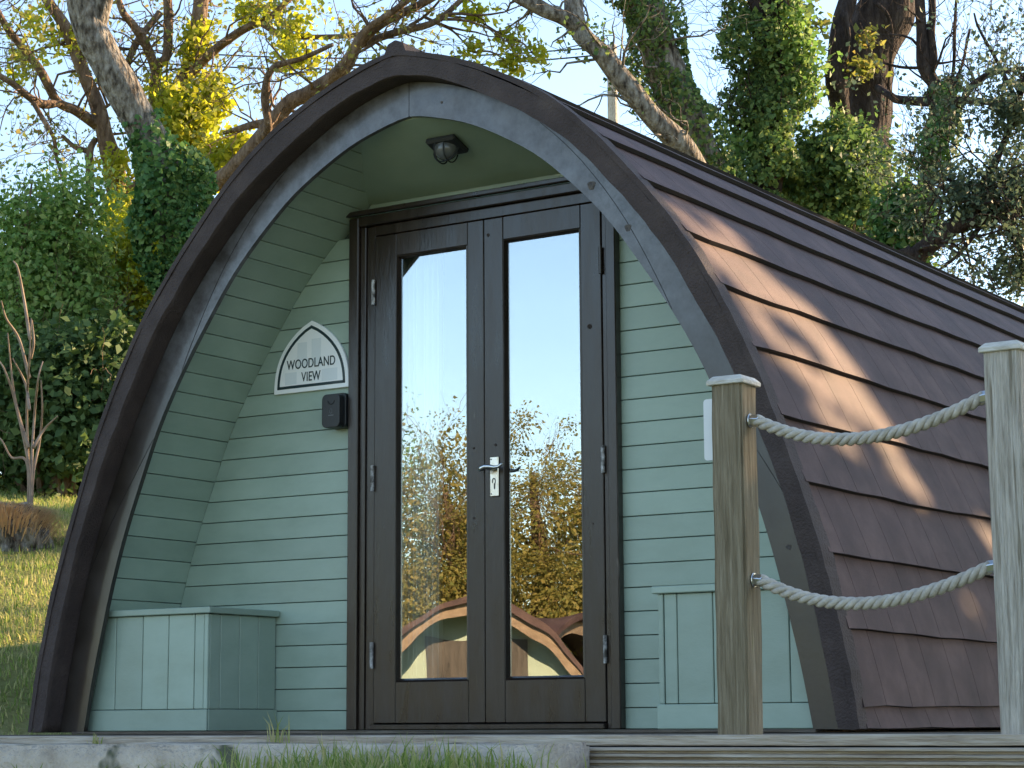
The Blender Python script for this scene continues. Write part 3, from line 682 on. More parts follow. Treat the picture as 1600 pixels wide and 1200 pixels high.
# ------------------------------------------------------------------ rope fence
def post(x, y, h, mat, label, seed, tw=0.0):
    t = empty('fence_post', (x, y, DZ), label, 'fence post', 'posts of the rope fence')
    bm = bmesh.new(); bmesh.ops.create_cube(bm, size=1)
    w2 = 0.098
    for v in bm.verts: v.co = Vector((v.co.x*w2, v.co.y*w2, (v.co.z+0.5)*h))
    bmesh.ops.bevel(bm, geom=[e for e in bm.edges if abs(e.verts[0].co.z-e.verts[1].co.z) > 0.1], offset=0.006, segments=2, affect='EDGES')
    for k in range(1, 48): bmesh.ops.bisect_plane(bm, geom=list(bm.verts)+list(bm.edges)+list(bm.faces), plane_co=(0, 0, h*k/48), plane_no=(0, 0, 1))
    for q in (-0.03, -0.01, 0.01, 0.03):
        bmesh.ops.bisect_plane(bm, geom=list(bm.verts)+list(bm.edges)+list(bm.faces), plane_co=(q, 0, 0), plane_no=(1, 0, 0))
        bmesh.ops.bisect_plane(bm, geom=list(bm.verts)+list(bm.edges)+list(bm.faces), plane_co=(0, q, 0), plane_no=(0, 1, 0))
    for v in bm.verts:
        p = v.co.copy(); n1 = noise.noise(Vector((p.x*60+seed, p.y*60, p.z*1.2)))*0.0022+noise.noise(Vector((p.x*9+seed, p.y*9, p.z*7)))*0.003
        d = Vector((p.x, p.y, 0)); d = d.normalized() if d.length > 0 else d
        v.co += d*n1
        if 0.001 < v.co.z: v.co += Vector((tw*v.co.z, 0, 0))
        v.co += Vector((x, y, DZ))
    me = bpy.data.meshes.new('shaft'); bm.to_mesh(me); bm.free(); link('shaft', me, mat, t)
    # bevelled cap
    z = DZ+h; cx = x+tw*h; a, b2 = 0.059, 0.045
    V = [(cx+sx*a, y+sy*a, z) for sx, sy in ((-1, -1), (1, -1), (1, 1), (-1, 1))]+[(cx+sx*a, y+sy*a, z+0.012) for sx, sy in ((-1, -1), (1, -1), (1, 1), (-1, 1))]+[(cx+sx*b2, y+sy*b2, z+0.026) for sx, sy in ((-1, -1), (1, -1), (1, 1), (-1, 1))]
    F = [(0, 3, 2, 1), (8, 9, 10, 11)]+[(l*4+i, l*4+(i+1) % 4, l*4+4+(i+1) % 4, l*4+4+i) for l in range(2) for i in range(4)]
    MB().add(V, F).build('post_cap', M['cap'], t, 0.002)
    return t
PY = -1.351; PX1, PX2, PX3 = 2.402, 3.226, 4.05
p1 = post(PX1, PY, 0.988, M['post'], 'brown weathered fence post standing in front of the arch foot', 1.0)
p2 = post(PX2, PY, 1.003, M['post_grey'], 'silver grey weathered fence post at the right edge of the photo', 9.0, -0.006)
def bracket(parent, x, z, s):
    mb = MB()
    mb.tube([(x, PY, z), (x+s*0.004, PY, z)], 0.021, 12)
    mb.tube([(x+s*0.004, PY, z), (x+s*0.030, PY, z-0.003)], 0.0185, 6)
    mb.build('rope_bracket', M['steel'], parent, 0.0015)
ropes = [(0.872, 'upper rope of the fence sagging between the two posts'), (0.418, 'lower rope of the fence sagging between the two posts')]
for z, lab in ropes:
    xa, xb = PX1+0.05, PX2-0.054
    za, zb_ = z, z+0.008
    bracket(p1, xa, za, 1); bracket(p2, xb, zb_, -1)
    x0, x1 = xa+0.02, xb-0.02; n = 150; pts = []
    for i in range(n+1):
        f = i/n; pts.append(Vector((x0+(x1-x0)*f, PY-0.006*math.sin(math.pi*f), za+(zb_-za)*f-0.081*4*f*(1-f)*(1+0.25*(0.5-f)))))
    mb = MB(); turns = 25
    for k in range(3):
        hel = []
        for i, p in enumerate(pts):
            t = (pts[min(i+1, n)]-pts[max(i-1, 0)]).normalized(); a = t.orthogonal().normalized()
            a = Vector((0, 1, 0)); b2 = t.cross(a).normalized(); an = -2*math.pi*(turns/3*1.0*i/n*1.0)*1.0+k*2*math.pi/3
            hel.append(p+(a*math.cos(an)+b2*math.sin(an))*0.0100)
        mb.tube(hel, 0.0092, 8)
    tag(mb.build('rope', M['rope'], None, smooth=True), lab, 'rope', 'ropes of the fence')
pl = MB(); px0 = PX1-0.127; ro = rrect(px0, px0+0.12, 0.775, 0.955, 0.01)
ob = pl.prism(ro, PY+0.0525, PY+0.0565).build('notice_plate', M['plate_white'], None)
tag(ob, 'white rounded plate fixed to the back of the brown fence post', 'plate')

# ------------------------------------------------------------------ vegetation
def leaf_mesh(name, C, size, nbias=None, spread=1.0, elong=1.35, seed=0, hang=0.0):
    """many separate kite-shaped leaves, slightly folded: C (n,3) centres, size scalar or (n,)"""
    g = np.random.default_rng(seed); C = np.asarray(C, float); n = len(C)
    size = np.broadcast_to(np.asarray(size, float), (n,))*g.uniform(0.5, 1.45, n)
    nr = g.normal(size=(n, 3))*spread
    if nbias is not None: nr += nbias
    nr /= np.linalg.norm(nr, axis=1)[:, None]+1e-9
    d = g.normal(size=(n, 3)); d[:, 2] -= hang; d -= nr*(d*nr).sum(1)[:, None]; d /= np.linalg.norm(d, axis=1)[:, None]+1e-9
    s = np.cross(nr, d); L = (size*elong)[:, None]; W = size[:, None]*0.5
    base = C-d*L*0.5; tip = C+d*L*0.5-nr*L*0.10; mid = C-d*L*0.06
    v = np.stack([base, mid+s*W+nr*W*0.25, tip, mid-s*W+nr*W*0.25], 1).reshape(-1, 3)
    me = bpy.data.meshes.new(name); me.vertices.add(4*n); me.vertices.foreach_set('co', v.astype(np.float32).ravel())
    me.loops.add(4*n); me.loops.foreach_set('vertex_index', np.arange(4*n, dtype=np.int32))
    me.polygons.add(n); me.polygons.foreach_set('loop_start', np.arange(0, 4*n, 4, dtype=np.int32)); me.polygons.foreach_set('loop_total', np.full(n, 4, dtype=np.int32))
    me.update(); me.validate(); return me

def blade_mesh(name, B, h, w_, seed=0, lean=0.35):
    """grass blades: three-point tapering strips from base points"""
    g = np.random.default_rng(seed); B = np.asarray(B, float); n = len(B); a = g.uniform(0, 2*np.pi, n)
    hh = (np.broadcast_to(h, (n,))*g.uniform(0.45, 1.25, n))[:, None]; ww = (np.broadcast_to(w_, (n,))*g.uniform(0.7, 1.3, n))[:, None]
    d = np.stack([np.cos(a), np.sin(a), np.zeros(n)], 1); s = np.stack([-np.sin(a), np.cos(a), np.zeros(n)], 1); l = g.uniform(0.1, 1.0, n)[:, None]*lean
    up_ = np.array([0, 0, 1.0]); m_ = B+up_*hh*0.55+d*hh*l*0.35; t = B+up_*hh*(1-0.3*l)+d*hh*l*1.1
    v = np.stack([B-s*ww, B+s*ww, m_+s*ww*0.75, m_-s*ww*0.75, t], 1).reshape(-1, 3)
    i = np.arange(n)[:, None]*5; q = np.concatenate([i+0, i+1, i+2, i+3, i+3, i+2, i+4], 1).ravel()
    me = bpy.data.meshes.new(name); me.vertices.add(5*n); me.vertices.foreach_set('co', v.astype(np.float32).ravel())
    me.loops.add(7*n); me.loops.foreach_set('vertex_index', q.astype(np.int32)); me.polygons.add(2*n)
    st = np.stack([np.arange(n)*7, np.arange(n)*7+4], 1).ravel(); tt = np.tile([4, 3], n)
    me.polygons.foreach_set('loop_start', st.astype(np.int32)); me.polygons.foreach_set('loop_total', tt.astype(np.int32)); me.update(); me.validate(); return me

def smooth_path(P, n=6):
    P = [np.asarray(p, float) for p in P]; A = [2*P[0]-P[1]]+P+[2*P[-1]-P[-2]]; out = []
    for i in range(len(P)-1):
        p0, p1, p2, p3 = A[i:i+4]
        for k in range(n):
            f = k/n; out.append(0.5*((2*p1)+(-p0+p2)*f+(2*p0-5*p1+4*p2-p3)*f*f+(-p0+3*p1-3*p2+p3)*f**3))
    out.append(P[-1]); return out

class Wood:
    def __init__(s, seed): s.mb = MB(); s.r = random.Random(seed); s.tips = []; s.twigs = []
    def limb(s, path, rad, k=8, rough=0.12):
        """main limb through given points; rad metres at each given point"""
        P = smooth_path(path); R_ = np.interp(np.linspace(0, len(rad)-1, len(P)), range(len(rad)), rad)
        Q = []; 
        for i, p in enumerate(P):
            nv = noise.noise_vector(Vector(p)*1.7+Vector((s.r.random()*0.02, 0, 0))); Q.append(Vector(p)+nv*R_[i]*rough*2)
        R_ = [r*(1+0.10*noise.noise(Vector(p)*4)) for r, p in zip(R_, Q)]
        s.mb.tube(Q, R_, k); return Q, R_
    def grow(s, p, d, L, r, lvl, wob=0.25, upb=0.05, kids=(2, 4), spread=0.8, leafl=0):
        n = 6; pts = [Vector(p)]; dd = Vector(d).normalized(); rr = [r]
        for i in range(n):
            dd = (dd+Vector((s.r.gauss(0, wob), s.r.gauss(0, wob), s.r.gauss(0, wob)+upb))).normalized()
            pts.append(pts[-1]+dd*L/n); rr.append(max(0.0022, r*(1-0.75*(i+1)/n)))
        s.mb.tube(pts, rr, 9 if r > 0.06 else 5 if r > 0.012 else 3, cap=False)
        if lvl <= leafl: s.tips += pts[2:]
        if lvl > 0:
            for c in range(s.r.randint(*kids)):
                i = s.r.randint(2, n); a = dd.orthogonal().normalized(); a.rotate(Matrix.Rotation(s.r.uniform(0, 6.283), 3, dd))
                s.grow(pts[i], (dd*1.0+a*spread*s.r.uniform(0.6, 1.3)), L*s.r.uniform(0.5, 0.8), max(0.003, rr[i]*0.7), lvl-1, wob, upb, kids, spread, leafl)
    def twig_limb(s, Q, R_, count, L, lvl, f0=0.15, **kw):
        for c in range(count):
            i = min(len(Q)-2, int((f0+(1-f0)*s.r.random())*(len(Q)-1))); t = (Q[i+1]-Q[i]).normalized(); a = t.orthogonal().normalized(); a.rotate(Matrix.Rotation(s.r.uniform(0, 6.283), 3, t))
            s.grow(Q[i], t*0.5+a, L*s.r.uniform(0.6, 1.3), min(0.016, max(0.004, R_[i]*0.28)), lvl, **kw)
    def carry_on(s, Q, R_, L=2.2, lvl=3, kids=(2, 4), wob=0.13):
        """let a limb go on above the picture's upper edge, branching and thinning out"""
        d = (Q[-1]-Q[-4]).normalized(); s.grow(Q[-1]-d*0.05, d+Vector((0, 0, 0.25)), L, R_[-1], lvl, wob=wob, upb=0.06, kids=kids, spread=0.75)
    def build(s, name, mat, parent): return s.mb.build(name, mat, parent, smooth=True)

def ivy_on(Q, R_, n, thick, seed, f0=0, f1=1, taper=False):
    """leaf centres and outward normals round a limb"""
    g = np.random.default_rng(seed); P = np.array([tuple(q) for q in Q]); Rr = np.array(R_); rel = 1-np.sqrt(g.random(n)) if taper else g.random(n); t = (f0+(f1-f0)*rel)*(len(P)-1)
    i = np.minimum(t.astype(int), len(P)-2); f = (t-i)[:, None]; c = P[i]*(1-f)+P[i+1]*f; d = P[i+1]-P[i]; d /= np.linalg.norm(d, axis=1)[:, None]
    a = g.normal(size=(n, 3)); a -= d*(a*d).sum(1)[:, None]; a /= np.linalg.norm(a, axis=1)[:, None]
    # lumpy thickness so that the outline is uneven
    lump = np.array([0.15+1.5*max(0, 0.42+1.3*noise.noise(Vector((x[0]*3.1, x[1]*3.1, x[2]*2.2)))) for x in (c+a*0.3)])
    r = Rr[i]+thick*lump*np.sqrt(g.uniform(0.02, 1, n))*(np.sqrt(1-rel) if taper else 1); bare = np.array([noise.noise(Vector(x*1.9)+Vector((7, 3, 1))) for x in (c+a*0.2)]) > -0.27; return (c+a*r[:, None])[bare], a[bare]

def clump_cloud(center, rad, nclump, per, sig, seed, shell=0.55, keep=None, flat_bottom=None):
    """leaf centres: clumps spread through an uneven ellipsoid volume"""
    g = np.random.default_rng(seed); c = g.normal(size=(nclump, 3)); c /= np.linalg.norm(c, axis=1)[:, None]
    r = shell+(1-shell)*g.random(nclump)
    r *= np.array([0.72+0.5*(0.5+noise.noise(Vector(x*1.9)+Vector((seed, 0, 0)))) for x in c])
    cc = np.asarray(center)+c*r[:, None]*np.asarray(rad)
    pts = np.repeat(cc, per, 0)+g.normal(size=(nclump*per, 3))*sig*g.uniform(0.5, 1.3, (nclump, 1)).repeat(per, 0)
    nb = np.repeat(c, per, 0)+g.normal(size=(nclump*per, 3))*0.2; nb[:, 2] += 0.5
    if keep is not None: k_ = keep(pts); pts, nb = pts[k_], nb[k_]
    return pts, nb

def to_ground(path, drop=0.25):
    p = np.asarray(path[0], float); return [np.array([p[0], p[1], terrain(p[0], p[1])-drop])]+[np.asarray(q, float) for q in path]

def pxr(px, Z): return px*Z/FPX
def path_px(L, Z):
    """[(px, py)] or [(px, py, dZ)] to points around distance Z"""
    return [at(q[0], q[1], Z+(q[2] if len(q) > 2 else 0)) for q in L]

# --- leaning ivy-footed trunk, upper left
ZA = 16.5; t = empty('leaning_tree', tuple(at(305, 560, ZA)), 'grey leaning tree trunk wrapped in ivy at its foot, left of the roof', 'tree')
base = at(308, 520, ZA); t.location = (base[0], base[1], terrain(base[0], base[1]))
wd = Wood(11)
pa_ = to_ground(path_px([(303, 500), (287, 400), (270, 305), (246, 238), (207, 168), (167, 96), (142, 40), (122, -40)], ZA))
Q, Rr = wd.limb(pa_, [pxr(x, ZA) for x in (44, 40, 37, 34, 31, 28, 27, 26, 24)], 14, 0.10)
Q2, R2 = wd.limb(path_px([(146, 50), (160, 10), (172, -40)], ZA), [pxr(x, ZA) for x in (20, 16, 14)], 10)
wd.carry_on(Q, Rr, 2.6); wd.carry_on(Q2, R2, 2.2)
wd.build('trunk', M['bark_grey'], t)
tp = np.array([tuple(x) for x in wd.tips]); link('crown', leaf_mesh('crown', np.repeat(tp, 4, 0)+np.random.default_rng(1).normal(size=(len(tp)*4, 3))*0.07, 0.035, None, 1, 1.6, 22), M['leaf_sparse'], t)
c1, a1 = ivy_on(Q, Rr, 11000, 0.17, 21, 0.12, 0.60, True)
link('ivy', leaf_mesh('ivy', c1, 0.042, a1*1.0, 0.8, 1.15, 21, 0.5), M['leaf_ivy'], t)

# --- big spreading sunlit tree behind it
ZB = 20.0; wd = Wood(5)
LB = [([(205, 560), (206, 430), (196, 340), (180, 282), (166, 225), (150, 165), (131, 118), (106, 52), (72, 0), (60, -30)], (27, 25, 22, 18, 14, 12, 11, 10, 8, 7)),
      ([(200, 400), (226, 300, .3), (252, 222, .5), (278, 142, .6), (300, 94, .6), (311, 37, .6), (317, -30, .7)], (22, 20, 16, 15, 14, 13, 12)),
      ([(206, 400), (250, 330, -.4), (300, 306, -.7), (349, 277, -1), (409, 217, -1.2), (450, 161, -1.3), (487, 142, -1.4), (536, 108, -1.5), (562, 67, -1.5), (600, 34, -1.6), (660, 5, -1.6), (720, -30, -1.7)], (16, 15, 15, 14, 13, 12, 12, 10, 8, 7, 6, 5)),
      ([(430, 188, -1.2), (395, 195, -.9), (350, 208, -.6)], (8, 6, 3)),
      ([(500, 138, -1.4), (537, 101, -1.6), (571, 49, -1.7), (612, 20, -1.8), (655, -12, -1.9)], (9, 8, 6, 5, 4)),
      ([(560, 72, -1.5), (590, 60, -1.4), (624, 49, -1.4), (680, 34, -1.3), (724, -3, -1.2)], (6, 6, 6, 5, 4)),
      ([(286, 130, .6), (326, 86, .3), (375, 49, .1), (424, 26, 0), (455, -5, 0)], (8, 8, 7, 6, 5)),
      ([(409, 37, 0), (450, 56, -.2), (525, 58, -.4), (590, 50, -.5)], (5, 5, 4, 3)),
      ([(150, 195), (118, 172, -.2), (90, 157, -.4), (64, 109, -.6), (28, 66, -.7), (8, 40, -.8), (-10, 5, -.9)], (9, 8, 7, 7, 6, 6, 5)),
      ([(92, 160, -.4), (68, 163, -.6), (49, 154, -.8), (22, 132, -.9), (-10, 112, -1)], (6, 7, 6, 5, 5)),
      ([(49, 154, -.8), (66, 184, -.8), (84, 216, -.8), (88, 245, -.7), (98, 280, -.6)], (4, 4, 3, 3, 2)),
      ([(240, 225, .4), (240, 180, .4), (243, 110, .5), (259, 88, .5), (263, 45, .6), (262, -15, .7)], (11, 10, 9, 8, 8, 7)),
      ([(243, 112, .5), (229, 74, .4), (208, 40, .3), (192, 20, .2), (180, -15, .2)], (9, 8, 7, 6, 5)),
      ([(250, 20, .6), (232, 42, .5), (213, 68, .4), (200, 96, .3), (190, 115, .3)], (6, 6, 6, 5, 4)),
      ([(196, 300), (218, 292, -.3), (232, 326, -.4), (245, 360, -.4), (222, 405, -.4), (214, 450, -.3)], (8, 7, 6, 6, 6, 5)),
      ([(139, 320), (139, 270), (140, 235), (150, 215)], (8, 7, 6, 5)),
      ([(140, 236), (118, 230), (97, 212)], (5, 4, 3)),
      ([(409, 217, -1.2), (420, 200, -1.5), (414, 150, -1.6), (425, 108, -1.7), (470, 92, -1.8), (520, 70, -2)], (7, 6, 6, 5, 4, 3))]
b0 = at(205, 560, ZB); t = empty('spreading_tree', (b0[0], b0[1], terrain(b0[0], b0[1])), 'spreading tree with sunlit twisting limbs and yellow green leaves, behind the leaning trunk', 'tree')
LIMB = []
for i, (L_, rr) in enumerate(LB):
    P_ = path_px(L_, ZB); r_ = [pxr(x, ZB) for x in rr]
    if i == 0: P_ = to_ground(P_); r_ = [r_[0]*1.2]+r_
    LIMB.append(wd.limb(P_, r_, 9 if rr[0] > 10 else 7, 0.22))
wd2 = Wood(8); wd2.mb = wd.mb
for i, (Q, Rr) in enumerate(LIMB):
    if i in (0, 1, 2): wd2.twig_limb(Q, Rr, 13, 0.8, 2, 0.3, wob=0.3, upb=0.06, kids=(1, 3))
    elif i in (14, 15): continue
    else: wd2.twig_limb(Q, Rr, 9, 0.62, 2, 0.1, wob=0.32, upb=0.05, kids=(1, 3))
for i in (0, 1, 2, 4, 5, 6, 8, 11, 12): wd2.carry_on(*LIMB[i], 1.5 if i > 2 else 2.0, 2)
for (px, py, dx, dz) in ((640, 40, 1, .2), (660, 25, 1, -.3), (690, 30, 1, -.2), (700, 22, 1, .1), (580, 60, 1, -.5)):
    wd2.grow(at(px, py, ZB-1.3), rt*dx+up*dz, 0.75, 0.016, 2, wob=0.22, upb=0.0, kids=(2, 4))
wd.build('trunk', M['bark_brown'], t)
g = np.random.default_rng(4); tips = np.array([tuple(x) for x in wd2.tips])
sel = tips[g.random(len(tips)) < 0.2]; pts = np.repeat(sel, 6, 0)+g.normal(size=(len(sel)*6, 3))*0.06
cl = []
for (px, py, rx, ry, n_, dz) in ((290, 185, 62, 58, 110, 0), (330, 150, 40, 40, 34, 0.2), (352, 245, 36, 34, 50, -.3), (300, 232, 40, 30, 40, 0), (312, 62, 13, 20, 14, .5), (300, 85, 12, 14, 10, .5), (262, 150, 28, 40, 22, .3), (345, 268, 26, 16, 26, -.5), (375, 235, 30, 20, 16, -.6), (180, 262, 20, 20, 12, -.2), (185, 330, 26, 30, 26, -.5),
                               (205, 380, 30, 50, 50, -.7), (400, 22, 40, 22, 14, 0), (750, 24, 24, 12, 5, -1.2), (790, 58, 20, 9, 4, -1.2), (795, 98, 16, 18, 7, -1.2), (838, 88, 16, 12, 4, -1.2), (738, 82, 20, 10, 3, -1.2), (460, 40, 40, 26, 12, -.4), (470, 85, 40, 24, 12, -.6), (120, 60, 60, 50, 10, 0), (60, 40, 40, 30, 8, 0), (30, 90, 40, 40, 8, -.4)):
    c_, _ = clump_cloud(at(px, py, ZB+dz), (pxr(rx, ZB), pxr(rx, ZB)*0.8, pxr(ry, ZB)), n_, 26, 0.075, px+py, 0.25); cl.append(c_)
wd3 = Wood(3)
for (px, py, x2, y2) in ((724, 0, 750, 24), (700, 25, 790, 58), (680, 36, 738, 82), (738, 82, 795, 98), (790, 62, 838, 88)):
    p_, q_ = at(px, py, ZB-1.2), at(x2, y2, ZB-1.2); wd3.limb([p_, (p_+q_)/2+up*0.05, q_], [0.012, 0.009, 0.006], 5)
wd3.build('twigs', M['bark_brown'], t)
link('crown', leaf_mesh('crown', np.vstack(cl), 0.042, None, 1, 1.6, 4), M['leaf_yellow'], t)
link('sparse_leaves', leaf_mesh('sparse_leaves', pts, 0.032, None, 1, 1.6, 5), M['leaf_sparse'], t)

# --- shrubs and hedge on the left bank
def shrub(name, label, px, py, Z, rx, ry, nclump, per, sig, size, mat, seed, shell=0.5, stems=14, keep=None, depth=0.8, cat='shrub'):
    c = at(px, py, Z); rad = (pxr(rx, Z), pxr(rx, Z)*depth, pxr(ry, Z)); gz = terrain(c[0], c[1])
    t = empty(name, (c[0], c[1], gz), label, cat)
    w_ = Wood(seed)
    for i in range(stems):
        a = w_.r.uniform(0, 6.28); q = Vector((c[0]+math.cos(a)*rad[0]*w_.r.uniform(.1, .75), c[1]+math.sin(a)*rad[1]*w_.r.uniform(.1, .75), c[2]+rad[2]*w_.r.uniform(-.1, .85)))
        p0 = Vector((c[0]+math.cos(a)*0.12, c[1]+math.sin(a)*0.12, gz-0.15)); mid_ = p0.lerp(q, 0.5)+Vector((w_.r.gauss(0, .1), w_.r.gauss(0, .1), .1))
        Q_, R_ = w_.limb([p0, mid_, q], [0.035, 0.022, 0.008], 5); w_.twig_limb(Q_, R_, 4, 0.5, 1, 0.4)
    w_.build('stems', M['bark_brown'], t)
    pts, nb = clump_cloud(c, rad, nclump, per, sig, seed, shell, keep)
    ok = pts[:, 2] > np.array([terrain(a, b) for a, b in pts[:, :2]])+0.02
    link('crown', leaf_mesh('crown', pts[ok], size, nb[ok]*0.7, 0.75, 1.5, seed), mat, t)
    return t
shrub('tall_shrub', 'tall mid green leafy shrub at the left edge above the hedge', 70, 460, 17.0, 120, 205, 420, 80, 0.12, 0.034, M['leaf_mid'], 31, 0.35)
shrub('sunlit_shrub', 'yellow green sunlit shrub beside the roof below the leaning trunk', 215, 450, 17.6, 62, 125, 150, 50, 0.12, 0.038, M['leaf_yellow'], 32, 0.25)
shrub('hedge', 'dense dark green broadleaf hedge along the top of the lawn', 95, 640, 16.0, 165, 118, 460, 60, 0.11, 0.048, M['leaf_dark'], 33, 0.5, 10, cat='hedge')
shrub('hedge', 'second dark green hedge bush behind the pod, left of the roof edge', 230, 640, 17.0, 110, 120, 260, 50, 0.11, 0.05, M['leaf_dark'], 34, 0.5, 10, cat='hedge')

shrub('hedge', 'dark green hedge bush continuing past the left edge of the photo', -190, 655, 16.4, 150, 140, 220, 44, 0.12, 0.055, M['leaf_dark'], 35, 0.5, 8, cat='hedge')
shrub('hedge', 'farthest left dark green hedge bush, out of view', -470, 660, 17.6, 160, 150, 220, 44, 0.12, 0.06, M['leaf_dark'], 36, 0.5, 8, cat='hedge')
shrub('tall_shrub', 'tall mid green shrub behind the hedge, out of view to the left', -300, 470, 19.5, 190, 230, 260, 50, 0.16, 0.055, M['leaf_mid'], 37, 0.35, 10)

# --- dead shrub and straw mound
ZD = 13.2; p0 = at(44, 748, ZD); t = empty('bare_shrub', (p0[0], p0[1], terrain(p0[0], p0[1])), 'bare pale stems of a dead shrub standing on the lawn before the hedge', 'shrub')
wd = Wood(2)
for L_ in ([(45, 760), (42, 640), (46, 560), (49, 497)], [(47, 745), (24, 630), (8, 580), (-4, 560)], [(46, 590), (30, 530), (10, 498), (2, 470)], [(47, 530), (38, 470), (28, 420), (21, 408)], [(49, 740), (54, 650), (60, 590), (67, 565)],
           [(51, 752), (62, 690), (66, 640), (64, 594)], [(44, 730), (18, 715), (4, 690), (-6, 680)], [(45, 700), (30, 650), (20, 600), (12, 520)], [(52, 700), (70, 670), (90, 650)], [(46, 640), (40, 600), (20, 560)], [(48, 560), (53, 535), (50, 500)]):
    P_ = path_px([(a, b, wd.r.uniform(-.15, .15)) for a, b in L_], ZD)
    if L_[0][1] > 725: P_ = to_ground(P_, 0.1)
    wd.limb(P_, np.linspace(0.011, 0.004, len(P_)), 6)
wd.build('stems', M['twig_dry'], t)
c = at(2, 800, ZD-0.2); gz = terrain(c[0], c[1]); t = empty('straw_mound', (c[0], c[1], gz), 'low mound of dry brown grass and stump at the left edge of the lawn', 'mound')
bm = bmesh.new(); bmesh.ops.create_icosphere(bm, subdivisions=4, radius=1)
for v in bm.verts: v.co = Vector((c[0]+v.co.x*0.30, c[1]+v.co.y*0.27, gz+max(-0.1, v.co.z*0.25)))+noise.noise_vector(v.co*2.5)*0.08
me = bpy.data.meshes.new('stump'); bm.to_mesh(me); bm.free(); link('stump', me, M['bark_grey'], t)
g = np.random.default_rng(9); a = g.uniform(0, 6.28, 2600); r = np.sqrt(g.random(2600)); zz = np.sqrt(np.maximum(0, 1-r*r))
B = np.stack([c[0]+np.cos(a)*r*0.36, c[1]+np.sin(a)*r*0.33, gz+zz*0.24-0.03], 1)
ob = link('dry_grass', blade_mesh('dry_grass', B, 0.11, 0.003, 9, 2.2), M['straw'], t); ob['kind'] = 'stuff'

# --- trees behind the roof on the right
def base_of(L_, Z): b = at(L_[0][0], L_[0][1], Z); return (b[0], b[1], terrain(b[0], b[1]))
ZE = 19.0
LE = [([(1150, 420), (1118, 310), (1092, 235), (1060, 160), (1030, 80), (1002, 0), (985, -60)], (40, 38, 34, 32, 31, 30, 28)),
      ([(1100, 290, -.5), (1062, 228, -.8), (1017, 178, -.9), (972, 124, -.9), (942, 82, -.9), (908, 52, -.8), (896, 14, -.7), (900, -40, -.6)], (19, 18, 16, 16, 15, 14, 15, 14)),
      ([(905, 44, -.8), (880, 27, -.8), (850, 14, -.8), (805, -8, -.8)], (13, 12, 11, 9))]
t = empty('ivy_tree', base_of(LE[0][0], ZE), 'leaning ivy-covered tree with a bare forked grey limb behind the ridge', 'tree')
wd = Wood(41); LM = []
for i, (L_, rr) in enumerate(LE):
    P_ = path_px(L_, ZE); r_ = [pxr(x, ZE) for x in rr]
    if i == 0: P_ = to_ground(P_); r_ = [r_[0]*1.1]+r_
    LM.append(wd.limb(P_, r_, 12, 0.12))
wd2 = Wood(42); wd2.mb = wd.mb
wd2.twig_limb(*LM[0], 18, 0.7, 2, 0.4, wob=0.28, upb=0.08, kids=(2, 3)); wd2.twig_limb(*LM[1], 14, 0.6, 1, 0.1, wob=0.3, upb=0.0)
wd2.twig_limb(*LM[2], 6, 0.4, 1, 0.1, upb=-0.1)
for q in (0, 1, 2): wd2.carry_on(*LM[q], 2.4 if q == 0 else 1.6, 3 if q == 0 else 2)
wd.build('trunk', M['bark_grey'], t)
c1, a1 = ivy_on(*LM[0], 8000, 0.13, 43, 0.15, 1)
c2, a2 = ivy_on(*LM[1], 350, 0.10, 44, 0.3, 0.75)
link('ivy', leaf_mesh('ivy', np.vstack([c1, c2]), 0.037, np.vstack([a1, a2]), 0.7, 1.2, 43, 0.6), M['leaf_ivy_mixed'], t)

ZF = 19.5; LF = [(1190, 420), (1196, 300), (1198, 200), (1200, 100), (1196, 0), (1190, -70)]
t = empty('ivy_column_tree', base_of(LF, ZF), 'upright tree trunk wholly clothed in ivy, like a green column', 'tree')
wd = Wood(51); Q, Rr = wd.limb(to_ground(path_px(LF, ZF)), [pxr(x, ZF) for x in (32, 30, 28, 27, 26, 25, 24)], 10)
wd.twig_limb(Q, Rr, 34, 0.8, 2, 0.45, wob=0.3, upb=0.1, kids=(2, 3)); wd.carry_on(Q, Rr, 2.6); wd.build('trunk', M['bark_dark'], t)
c1, a1 = ivy_on(Q, Rr, 17000, 0.24, 52, 0.3, 1)
link('ivy', leaf_mesh('ivy', c1, 0.037, a1, 0.8, 1.3, 52, 0.6), M['leaf_ivy_mixed'], t)
cl = [clump_cloud(at(px, py, ZF-.2), (pxr(rx, ZF), pxr(rx, ZF), pxr(ry, ZF)), n_, 22, 0.09, px, 0.2)[0] for px, py, rx, ry, n_ in ((1235, 70, 30, 45, 22), (1245, 130, 30, 30, 16), (1230, 20, 34, 36, 16), (1165, 230, 16, 50, 12), (1265, 95, 20, 40, 7))]
link('crown', leaf_mesh('crown', np.vstack(cl), 0.042, None, 1, 1.5, 53), M['leaf_mid'], t)

